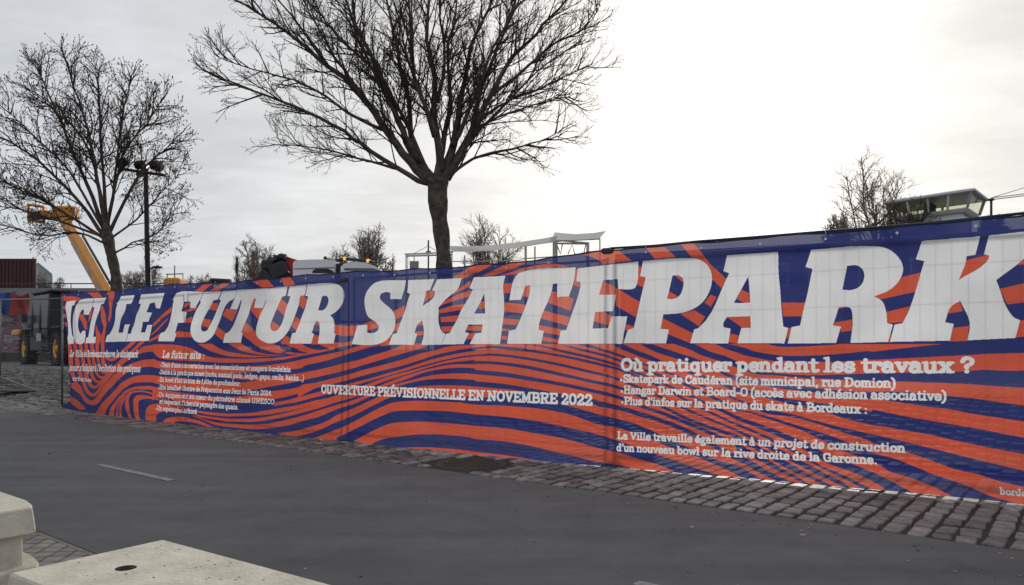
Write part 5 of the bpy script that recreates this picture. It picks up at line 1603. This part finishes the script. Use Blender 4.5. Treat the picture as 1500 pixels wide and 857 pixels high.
for a_ in (0, WB):
    for s_ in (0, -1.95):
        c = TL(a_, s_, Rw); out_s = side if s_ == 0 else -side
        m = MB()
        m.lathe(c - out_s * .20, [(.36, 0), (.52, .015), (.585, .06), (.585, .34), (.52, .385), (.36, .40), (.34, .30)], out_s, 28)
        for k in range(22):
            an = 2 * math.pi * k / 22
            rad = Matrix.Rotation(an, 3, out_s) @ Vector((0, 0, 1))
            tg = out_s.cross(rad)
            for q, sh in ((.10, .05), (.30, -.05)):
                cc = c - out_s * .20 + out_s * q + rad * .600 + tg * sh
                rm = Matrix((tg, out_s, rad)).transposed()
                m.box(cc, (.075, .20, .05), rm)
        w = m.build('wheel', tyre, tele)
        m = MB(); m.lathe(c - out_s * .05, [(.36, 0), (.36, .20), (.30, .205), (.26, .13), (.12, .12), (.11, .2), (.02, .21)], out_s, 24); m.build('rim', hub_m, w)
# chassis
m = MB()
m.bevbox(TL(WB * .5, -.98, .72), (WB + 1.3, .9, .5), R3, .06)
m.bevbox(TL(-.45, -.98, 1.05), (.8, 1.5, .7), R3, .1)
m.bevbox(TL(WB + .35, -.98, .95), (.5, 1.5, .45), R3, .08)
m.build('chassis', blk, tele)
m = MB(); m.bevbox(TL(WB * .5, -.08, .86), (WB * .56, .5, .72), R3, .05); m.build('fuel_tank', blk, tele)
m = MB(); m.bevbox(TL(WB + .15, -.05, 1.30), (.9, .5, .06), R3, .02); m.build('mudguard', blk, tele)
m = MB(); m.bevbox(TL(.0, -.05, 1.32), (.95, .5, .06), R3, .02); m.build('mudguard', blk, tele)
m = MB(); m.bevbox(TL(WB + .75, .05, 1.20), (1.0, .45, .24), R3, .05); m.build('yellow_wing', yel, tele)
# cab: posts, roof, panes
ca0, ca1, cs0, cs1, cz0, cz1 = .62, 2.55, .20, -.85, 1.0, 2.56
m = MB()
for a_ in (ca0, (ca0 + ca1) / 2, ca1):
    for s_ in (cs0, cs1):
        top_in = .10 if a_ == ca1 else 0
        m.tube([TL(a_, s_, cz0), TL(a_, s_, cz0 + .65), TL(a_ - top_in, s_ + (-.06 if s_ == cs0 else .06), cz1)], .045, 6)
m.bevbox(TL((ca0 + ca1) / 2, (cs0 + cs1) / 2, cz0 + .12), (ca1 - ca0, cs0 - cs1, .35), R3, .03)
m.build('cab_frame', blk, tele)
m = MB(); m.bevbox(TL((ca0 + ca1) / 2 - .03, (cs0 + cs1) / 2, cz1 + .04), (ca1 - ca0 + .12, cs0 - cs1 + .05, .12), R3, .05); m.build('cab_roof', blk, tele)
for (p, q) in (((ca0, cs0), ((ca0 + ca1) / 2, cs0)), (((ca0 + ca1) / 2, cs0), (ca1, cs0)), ((ca0, cs0), (ca0, cs1)), ((ca1, cs0), (ca1, cs1)), ((ca0, cs1), (ca1, cs1))):
    m = MB()
    A_, B_ = TL(p[0], p[1], cz0 + .33), TL(q[0], q[1], cz0 + .33); C_, D_ = TL(q[0], q[1], cz1 - .06), TL(p[0], p[1], cz1 - .06)
    nrm_ = (B_ - A_).cross(D_ - A_).normalized() * .012
    m.prism([A_, B_, C_, D_], nrm_); m.build('window', cabglass, tele)
m = MB(); m.bevbox(TL((ca0 + ca1) / 2 + .1, -.35, 1.5), (.5, .5, .6), R3, .1); m.build('seat', blk, tele)
m = MB(); m.box(TL(1.35, .31, 1.0), (.5, .02, .28), R3); m.build('sticker_panel', mat('grey white decal panel', (.45, .45, .45), .6, noise_amt=.5, nscale=8), tele)
for k in range(3):
    m = MB(); m.box(TL(1.35, .26, .45 + k * .2), (.45, .16, .03), R3); m.build('step', dark, tele)
m = MB(); m.tube([TL(ca1 + .05, .1, 1.7), TL(ca1 + .25, .35, 1.75)], .015, 5); m.bevbox(TL(ca1 + .25, .38, 1.7), (.05, .2, .3), R3, .02); m.build('mirror', blk, tele)
# boom
P0 = at(168, 452, 25.9); P1 = at(92, 318, 29.5)
bd = (P1 - P0).normalized(); bs = bd.cross(Vector((0, 0, 1))).normalized(); bu = bs.cross(bd).normalized()
def bbox(u0, u1, w, h, dz=0.0, dx=0.0):
    c = P0 + (P1 - P0) * ((u0 + u1) / 2) + bu * dz + bs * dx
    return c, ((P1 - P0).length * (u1 - u0), w, h), Matrix((bd, bs, bu)).transposed()
m = MB(); m.bevbox(*bbox(0, .72, .34, .37), .04); bo = m.build('boom', yel, tele)
m = MB(); m.bevbox(*bbox(.70, 1.0, .30, .32), .03); m.build('inner_boom', yel, tele)
m = MB(); m.tube([P0 + bs * .27 + bu * .1, P0 + (P1 - P0) * .75 + bs * .27 + bu * .12], .05, 6); m.tube([P0 + bs * .29 - bu * .22, P0 + (P1 - P0) * .55 + bs * .29 - bu * .2], .07, 8); m.build('hydraulic_line', blk, tele)
for u in (.12, .34, .58):
    c, s_, r_ = bbox(u, u + .1, .35, .18, .0)
    m = MB(); m.box(c, (s_[0], .352, s_[2]), r_); m.build('decal', mat('pale boom decal', (.5, .5, .46), .6, noise_amt=.6, nscale=7), tele)
# boom head with fork carriage
hd = P1
m = MB()
m.bevbox(at(97, 312, 29.5), (.85, .45, .5), None, .06); m.bevbox(at(74, 316, 29.6), (.9, .34, .34), Matrix.Rotation(.12, 3, 'Y'), .05)
m.build('boom_head', yel, tele)
m = MB()
def bar_(p, q, r): m.tube([p, q], r, 6)
c1_, c2_, c3_, c4_ = at(42, 300, 29.4), at(64, 303, 29.4), at(64, 326, 29.4), at(42, 322, 29.4)
for p, q in ((c1_, c2_), (c2_, c3_), (c3_, c4_), (c4_, c1_), (at(41, 311, 29.9), at(70, 312, 29.5))):
    bar_(p, q, .055)
for p, q in ((c1_, at(42, 302, 30.6)), (c4_, at(42, 324, 30.6)), (at(42, 302, 30.6), at(42, 324, 30.6))):
    bar_(p, q, .05)
m.build('fork_carriage', yel, tele)
m = MB(); m.bevbox(at(53, 316, 29.5), (.34, .3, .3), None, .04); m.tube([at(60, 318, 29.3), at(100, 326, 29.4)], .05, 6); m.build('tilt_cylinder', blk, tele)

# ------------------------------------------------------------------ yellow digger top behind the banner
Ye = 40.0
c = at(262, 413, Ye); g = gz(c.x, Ye)
dg_ = thing('excavator', 'low yellow digger whose roof just shows above the banner left of FUTUR', 'excavator', (c.x, Ye, g))
m = MB(); m.bevbox((c.x, Ye, g + .45), (3.4, .5, .7), None, .2); m.build('track', blk, dg_)
m = MB(); m.bevbox((c.x, Ye + 2, g + .45), (3.4, .5, .7), None, .2); m.build('track', blk, dg_)
m = MB(); m.bevbox((c.x + .1, Ye + 1, g + 1.5), (2.9, 2.4, 1.3), None, .15); m.build('engine_cover', yel, dg_)
zt_ = at(0, 406.5, Ye).z
m = MB(); m.bevbox((c.x - .45, Ye + .6, (g + 2.1 + zt_) / 2), (.9, 1.1, zt_ - g - 2.1), None, .1); m.build('cab', yel, dg_)
m = MB(); m.box((c.x - .45, Ye + .04, (g + 2.2 + zt_) / 2), (.9, .02, 1.0)); m.build('window', cabglass, dg_)
m = MB(); m.tube([(c.x + .4, Ye + .8, g + 2.0), (c.x + 1.5, Ye + .8, at(0, 408, Ye).z), (c.x + 2.5, Ye + .8, at(0, 411, Ye).z)], .16, 8); m.build('arm', blk, dg_)

# ------------------------------------------------------------------ white lorry with folded grab
Yt = 20.0
wht = mat('white lorry paint', (.82, .82, .82), .35, spec=.5)
grey = mat('mid grey plastic', (.16, .16, .165), .6)
amber = mat('amber beacon', (.9, .45, .03), .3, emit=((1.0, .5, .05), .8))
def q3(x, y, dy=0.0): return at(x, y, Yt + dy)
g = gz(q3(490, 400).x, Yt)
lor = thing('lorry', 'white lorry cab with lit amber beacons and a folded red and black grab behind it', 'lorry', (q3(490, 400).x, Yt, g))
def side_prism(pts, dep, y0=0.0):
    m = MB(); m.prism([at(x, y, Yt + y0) for x, y in pts], (0, dep, 0)); return m
zb = 470
m = side_prism([(429, zb), (429, 386), (431, 382.5), (437, 381), (455, 380.2), (476, 380), (489.5, 381.5), (490, zb)], 2.3); m.build('sleeper_cab', wht, lor)
m = side_prism([(429.6, 393.4), (489, 391.2), (489, 392.4), (429.6, 394.4)], 2.34, -.02); m.build('cab_seam', grey, lor)
m = side_prism([(457, 400), (458.5, 396), (463, 393.8), (480, 393.5), (487, 396.5), (490, 400)], .03, -.015); m.build('side_vent', blk, lor)
m = side_prism([(490, zb), (490, 386), (504, 385.5), (504, zb)], 1.9, .2); m.build('cab_gap', blk, lor)
m = side_prism([(499, zb), (499, 391), (503, 387), (512, 384.2), (522, 383.4), (535, 385), (548, 389), (557, 394.5), (560, zb)], 2.3); m.build('wind_deflector', wht, lor)
m = side_prism([(504, 392.8), (545, 392.8), (556, 396), (556, 398), (504, 396)], 2.34, -.02); m.build('deflector_seam', grey, lor)
m = MB()
for dy in (.3, 1.9):
    m.tube([q3(493, 381.5, dy), q3(508, 379.4, dy), q3(530, 381.4, dy), q3(548, 384.8, dy)], .045, 8)
m.build('roof_bar', dark, lor)
for (x, y) in ((505, 377.8), (539, 381.0)):
    p = q3(x, y, .3)
    m = MB(); m.lathe(p + Vector((0, 0, -.07)), [(.045, 0), (.055, .015), (.05, .08), (.02, .10)], n=14); o = m.build('beacon', amber, lor)
m = MB(); m.lathe(q3(476.5, 380, 1.0), [(.05, 0), (.05, .06), (.02, .09)], n=10); m.build('aerial', blk, lor)
for x in (452, 540):
    p = at(x, 500, Yt)
    m = MB(); m.lathe((p.x, Yt + .0, g + .5), [(.3, 0), (.48, .02), (.5, .06), (.5, .26), (.3, .3)], (0, 1, 0), 20); m.build('wheel', tyre, lor)
m = MB(); m.bevbox((at(430, 0, Yt).x - 1.8, Yt + 1.15, g + .85), (5.0, 2.2, .4), None, .05); m.build('chassis', blk, lor)
redm = mat('red crane paint', (.48, .02, .015), .5)
m = side_prism([(421, 376), (437, 381.5), (430, 392), (428, 405), (420, 405), (417, 390)], .35, .6); m.build('crane_column', redm, lor)
gr = MB()
rg_ = random.Random(5)
for (x, y, r) in ((414, 379, .11), (406, 381, .12), (399, 384.5, .13), (393, 388, .15), (404, 390, .19), (412, 388, .2), (417, 383, .13), (398, 395, .2), (410, 397, .24), (393, 400, .18), (420, 396, .2), (402, 403, .25), (416, 404, .25), (391, 407, .2)):
    p = q3(x, y, .7 + rg_.uniform(-.2, .3))
    gr.bevbox(p, (r * 2.1, r * 1.6, r * 1.8), Matrix.Rotation(rg_.uniform(-.7, .7), 3, 'Y'), r * .22)
gr.tube([q3(424, 403, .7), q3(412, 380, .7), q3(398, 381, .7), q3(391, 398, .7)], .07, 8)
gr.tube([q3(419, 377, .5), q3(411, 375.6, .5), q3(406, 379, .5)], .09, 8)
gr.build('folded_grab', blk, lor)

# ------------------------------------------------------------------ canopy frame on the far quay
Yk = 42.0
pale = mat('pale grey steel', (.60, .60, .58), .5, .2)
fab = bpy.data.materials.new('pale translucent canopy fabric'); fab.use_nodes = True
ft = fab.node_tree; ft.nodes.clear()
fo = ft.nodes.new('ShaderNodeOutputMaterial'); fmx = ft.nodes.new('ShaderNodeMixShader'); fmx.inputs[0].default_value = .6
fd = ft.nodes.new('ShaderNodeBsdfDiffuse'); fd.inputs[0].default_value = (.7, .69, .65, 1); ftl = ft.nodes.new('ShaderNodeBsdfTranslucent'); ftl.inputs[0].default_value = (.7, .69, .65, 1)
ft.links.new(fd.outputs[0], fmx.inputs[1]); ft.links.new(ftl.outputs[0], fmx.inputs[2]); ft.links.new(fmx.outputs[0], fo.inputs[0])

def K(x, y, dy=0.0): return at(x, y, Yk + dy)
can = thing('canopy_frame', 'pale steel canopy structure with sagging grey fabric, right of the large tree trunk', 'canopy', (K(780, 400).x, Yk, gz(K(780, 400).x, Yk)))
gk = gz(K(780, 400).x, Yk)
def post(x, y, r=.06, dy=0.0, par=None, nm='post', mm=None):
    p = K(x, y, dy); m = MB(); m.tube([(p.x, p.y, gk), tuple(p)], r, 6); return m.build(nm, mm or pale, par or can)
for x, y, r in ((680.5, 374, .05), (770, 361, .08), (783.5, 361, .05), (812, 354, .11), (815.5, 354, .06), (861, 355, .10), (878.7, 349, .045)):
    post(x, y, r)
def beam(nm, pts, r, mm=None, dy=0.0):
    m = MB(); m.tube([K(x, y, dy) for x, y in pts], r, 6); return m.build(nm, mm or pale, can)
beam('beam', [(766, 357), (830, 352), (864, 350.5), (879, 349.5)], .06)
beam('beam', [(813, 356.5), (862, 357)], .06)
beam('beam', [(862, 356), (808, 351.5)], .05)
beam('brace', [(815, 357), (821, 372), (824, 357)], .05)
beam('brace', [(832, 372), (838, 358), (842, 372)], .035)
beam('brace', [(855, 372), (858, 358)], .035)
beam('rail', [(765, 379), (812, 376)], .035)
beam('rail', [(765, 383), (812, 381)], .03)
beam('rail', [(662, 383), (700, 383.5), (765, 381)], .03)
beam('beam', [(598, 372), (627, 371), (663, 368.5)], .045)
def sheet(nm, top, bot, dep):
    m = MB()
    P_ = [K(x, y) for x, y in top] + [K(x, y) for x, y in bot[::-1]]
    n_ = len(top)
    for j in range(n_ - 1):
        a_, b_ = K(*top[j]), K(*top[j + 1]); c_, d_ = K(*bot[j + 1]) + Vector((0, -dep, 0)), K(*bot[j]) + Vector((0, -dep, 0))
        m.face([a_, b_, c_, d_])
    return m.build(nm, fab, can)
sheet('canopy_fabric', [(662, 368.5), (690, 369), (720, 367), (760, 363), (790, 358), (812, 355)], [(662, 371), (690, 371.8), (720, 370.3), (760, 366), (790, 361.3), (812, 357.3)], 3.0)
sheet('canopy_fabric', [(808, 351), (835, 352.5), (862, 351), (878, 349.6)], [(808, 352.6), (835, 355), (862, 353.4), (878, 350.6)], 3.0)
fr = thing('scaffold_frame', 'thin pale goal-like frame holding a ribbed grey box, left of the large tree trunk', 'scaffold', (K(605, 400).x, Yk, gk))
post(595, 373, .05, 0, fr); post(597.5, 373, .035, 1.0, fr); post(606.7, 371, .035, 0, fr); post(662, 369, .04, 0, fr)
m = MB(); m.tube([K(593, 372.3), K(627, 371.2), K(664, 368.8)], .045, 6); m.tube([K(595, 375), K(662, 373)], .055, 6); m.build('crossbar', pale, fr)
m = MB()
for k in range(8):
    p = K(601.5 + k * 1.6, 388); m.box(p, (.05, .3, .40))
m.box(K(607, 388, .1), (.52, .12, .42)); m.build('ribbed_box', mat('grey ribbed box', (.3, .31, .32), .6), fr)
mast = thing('mast', 'thin dark mast with two stay cables just left of the large tree trunk', 'mast', (K(627.6, 400).x, Yk + 2, gk))
m = MB(); p = at(627.6, 352, Yk + 2); m.tube([(p.x, p.y, gk), tuple(p)], .055, 6); m.box(at(627.6, 369, Yk + 2), (.3, .1, .08)); m.build('pole', dark, mast)
m = MB(); m.tube([at(627.6, 360, Yk + 2), at(607, 371, Yk + 2)], .014, 4); m.tube([at(627.6, 361, Yk + 2), at(645, 370, Yk + 2)], .014, 4); m.build('stay', dark, mast)

# ------------------------------------------------------------------ control cabin on its tower
Yv = 40.0
white_w = mat('off white cabin cladding', (.80, .80, .78), .6, noise_amt=.12, nscale=1.2)
frame_g = mat('grey window frame', (.62, .62, .61), .6)
roofm = mat('grey cabin roof', (.62, .62, .61), .6)
def V3(x, y, dy=0.0): return at(x, y, Yv + dy)
tower = thing('control_tower', 'white control cabin with slanted windows on a tower, upper right behind the banner', 'tower', (V3(1370, 300).x, Yv + 2, gz(V3(1370, 300).x, Yv)))
gv = gz(V3(1370, 300).x, Yv)
# the cabin's plan: front corner F, left-hand corner A, right-hand corner B, behind them the opposite corners
def corner(x, Y): return Vector(((x - CX) / F * Y, Y, 0))
cF, cA, cB = corner(1419, 38.0), corner(1304, 41.0), corner(1437, 40.3)
cC = cA + (cB - cF)
zr0 = H - (282.5 - HY) / F * 38.0            # underside of the roof
zs0 = H - (303 - HY) / F * 38.0            # sill
ctr = (cF + cA + cB + cC) / 4
def ringz(k, z): return [Vector(((c - ctr) * k + ctr).xy[:] + (z,)) for c in (cF, cB, cC, cA)]
def loft(rings):
    m = MB()
    for r in rings: m.v += [tuple(p) for p in r]
    for i in range(len(rings) - 1):
        for j in range(4):
            q = (j + 1) % 4
            m.f.append((i * 4 + j, i * 4 + q, i * 4 + 4 + q, i * 4 + 4 + j)); m.smooth.append(False)
    m.f.append((3, 2, 1, 0)); m.f.append(tuple(len(m.v) - 4 + i for i in range(4))); m.smooth += [False, False]
    return m
loft([ringz(1.12, zr0), ringz(1.17, zr0 + .05), ringz(1.17, zr0 + .15), ringz(.9, zr0 + .27)]).build('roof', roofm, tower)
loft([ringz(.90, zs0 - .20), ringz(.96, zs0 - .05), ringz(.965, zs0)]).build('sill', frame_g, tower)
loft([ringz(.80, gv), ringz(.80, zs0 - .18)]).build('shaft', white_w, tower)
# glazed band, open inside: mullions at the corners and between, panes that let the sky through
pane = bpy.data.materials.new('pale cabin glass'); pane.use_nodes = True
pt_ = pane.node_tree; pt_.nodes.clear()
po = pt_.nodes.new('ShaderNodeOutputMaterial'); pm = pt_.nodes.new('ShaderNodeMixShader'); pm.inputs[0].default_value = .14
ptr = pt_.nodes.new('ShaderNodeBsdfTransparent'); ptr.inputs[0].default_value = (.85, .86, .76, 1)
pgl = pt_.nodes.new('ShaderNodeBsdfGlossy'); pgl.inputs['Roughness'].default_value = .05
pt_.links.new(ptr.outputs[0], pm.inputs[1]); pt_.links.new(pgl.outputs[0], pm.inputs[2]); pt_.links.new(pm.outputs[0], po.inputs[0])
lo, hi = ringz(.965, zs0 - .01), ringz(1.07, zr0 + .02)
def lerp(a, b, u): return a + (b - a) * u
for (i, j, n_) in ((3, 0, 4), (0, 1, 1), (2, 3, 3), (1, 2, 2)):
    for k in range(n_ + 1):
        m = MB(); m.tube([lerp(lo[i], lo[j], k / n_), lerp(hi[i], hi[j], k / n_)], .085 if k in (0, n_) else .07, 4, smooth=False); m.build('mullion', frame_g, tower)
    for k in range(n_):
        a_, b_ = lerp(lo[i], lo[j], k / n_), lerp(lo[i], lo[j], (k + 1) / n_)
        c_, d_ = lerp(hi[i], hi[j], (k + 1) / n_), lerp(hi[i], hi[j], k / n_)
        m = MB(); m.face([a_, b_, c_, d_]); m.build('window_pane', pane, tower, recalc=False)
m = MB(); m.bevbox((ctr.x - .3, ctr.y, zs0 + .35), (.5, .5, .7), None, .12); m.build('seat', blk, tower)

# thin pole with a boom, far right
Yp = 40.0
pb = thing('signal_pole', 'thin grey pole with a long horizontal arm at the right edge above the letter K', 'pole', (at(1452, 320, Yp).x, Yp, gz(13, Yp)))
p = at(1452, 292.5, Yp)
m = MB(); m.tube([(p.x, Yp, gz(13, Yp)), tuple(p)], .06, 6); m.box(p, (.22, .16, .12)); m.build('pole', dark, pb)
m = MB(); m.tube([p, at(1560, 279.5, Yp)], .03, 6); m.tube([p + Vector((0, 0, .10)), at(1560, 277, Yp)], .03, 6); m.build('arm', pale, pb)
m = MB(); m.tube([p + Vector((0, 0, .1)), at(1560, 257, Yp)], .016, 4); m.build('stay_cable', dark, pb)
# far crane mast with crossbar
Yq = 70.0
cr = thing('crane_mast', 'thin far mast with a level crossbar above the yellow digger', 'mast', (at(256, 410, Yq).x, Yq, gz(-30, Yq)))
m = MB(); a_ = at(256, 389, Yq); m.tube([(a_.x, Yq, gz(-30, Yq)), tuple(a_)], .06, 5)
for x in (245, 268): 
    q = at(x, 401, Yq); m.tube([(q.x, Yq, gz(-30, Yq)), tuple(q)], .04, 4)
m.tube([at(243.5, 402, Yq), at(268.5, 401, Yq)], .05, 5); m.build('frame', dark, cr)

# long low dark building added beyond the site to block sky behind the banner, its roof edge level and parallel to the fence
bA = Vector(((908 - CX) / F * 44.5, 44.5, 0)); bB = Vector(((1560 - CX) / F * 35.5, 35.5, 0)); bu_ = (bB - bA).normalized(); bn_ = Vector((-bu_.y, bu_.x, 0))
bl2 = thing('building', 'long low dark building added behind the right half of the banner to block sky', 'building', ((bA.x + bB.x) / 2, (bA.y + bB.y) / 2, .54))
BL_ = (bB - bA).length; Rb = Matrix((bu_, bn_, Vector((0, 0, 1)))).transposed()
def BP(a_, d_, z_): return bA + bu_ * a_ + bn_ * d_ + Vector((0, 0, z_))
m = MB(); m.box(BP(BL_ / 2, 3, 3.6), (BL_, 6, 6.2), Rb); m.build('wall', mat('dark cladding', (.035, .036, .04), .8, noise_amt=.3, nscale=.5), bl2)
m = MB(); m.box(BP(BL_ / 2, 3, 6.76), (BL_ + .5, 6.5, .12), Rb); m.build('roof', mat('dark roof edge', (.05, .05, .052), .7), bl2)
for k in range(9):
    f_ = MB(); f_.box(BP(1.5 + k * BL_ / 9, -.03, 5.2), (1.5, .08, 1.3), Rb); fo_ = f_.build('window', frame_g, bl2)
    f_ = MB(); f_.box(BP(1.5 + k * BL_ / 9, -.08, 5.2), (1.3, .04, 1.1), Rb); f_.build('pane', glass_d, fo_)

# dark dumper-sized skip behind the banner: the dim rectangle behind KA
Ys = 14.0
a_, b_ = at(636, 505, Ys), at(690, 583, Ys); gs_ = gz(a_.x, Ys)
cb_ = thing('site_cabinet', 'dark upright site cabinet seen dimly through the banner under the letters KA', 'cabinet', ((a_.x + b_.x) / 2, Ys, gs_))
m = MB(); m.bevbox(((a_.x + b_.x) / 2, Ys + .3, gs_ + .72), (b_.x - a_.x, .6, 1.44), None, .02); m.build('body', mat('dark blue cabinet', (.02, .022, .04), .6), cb_)
for x in (641, 684):
    q = at(x, 540, Ys)
    m = MB(); m.box((q.x, Ys - .02, gs_ + .72), (.02, .03, 1.4)); m.build('edge_strip', mat('white strip', (.7, .7, .7), .6), cb_)
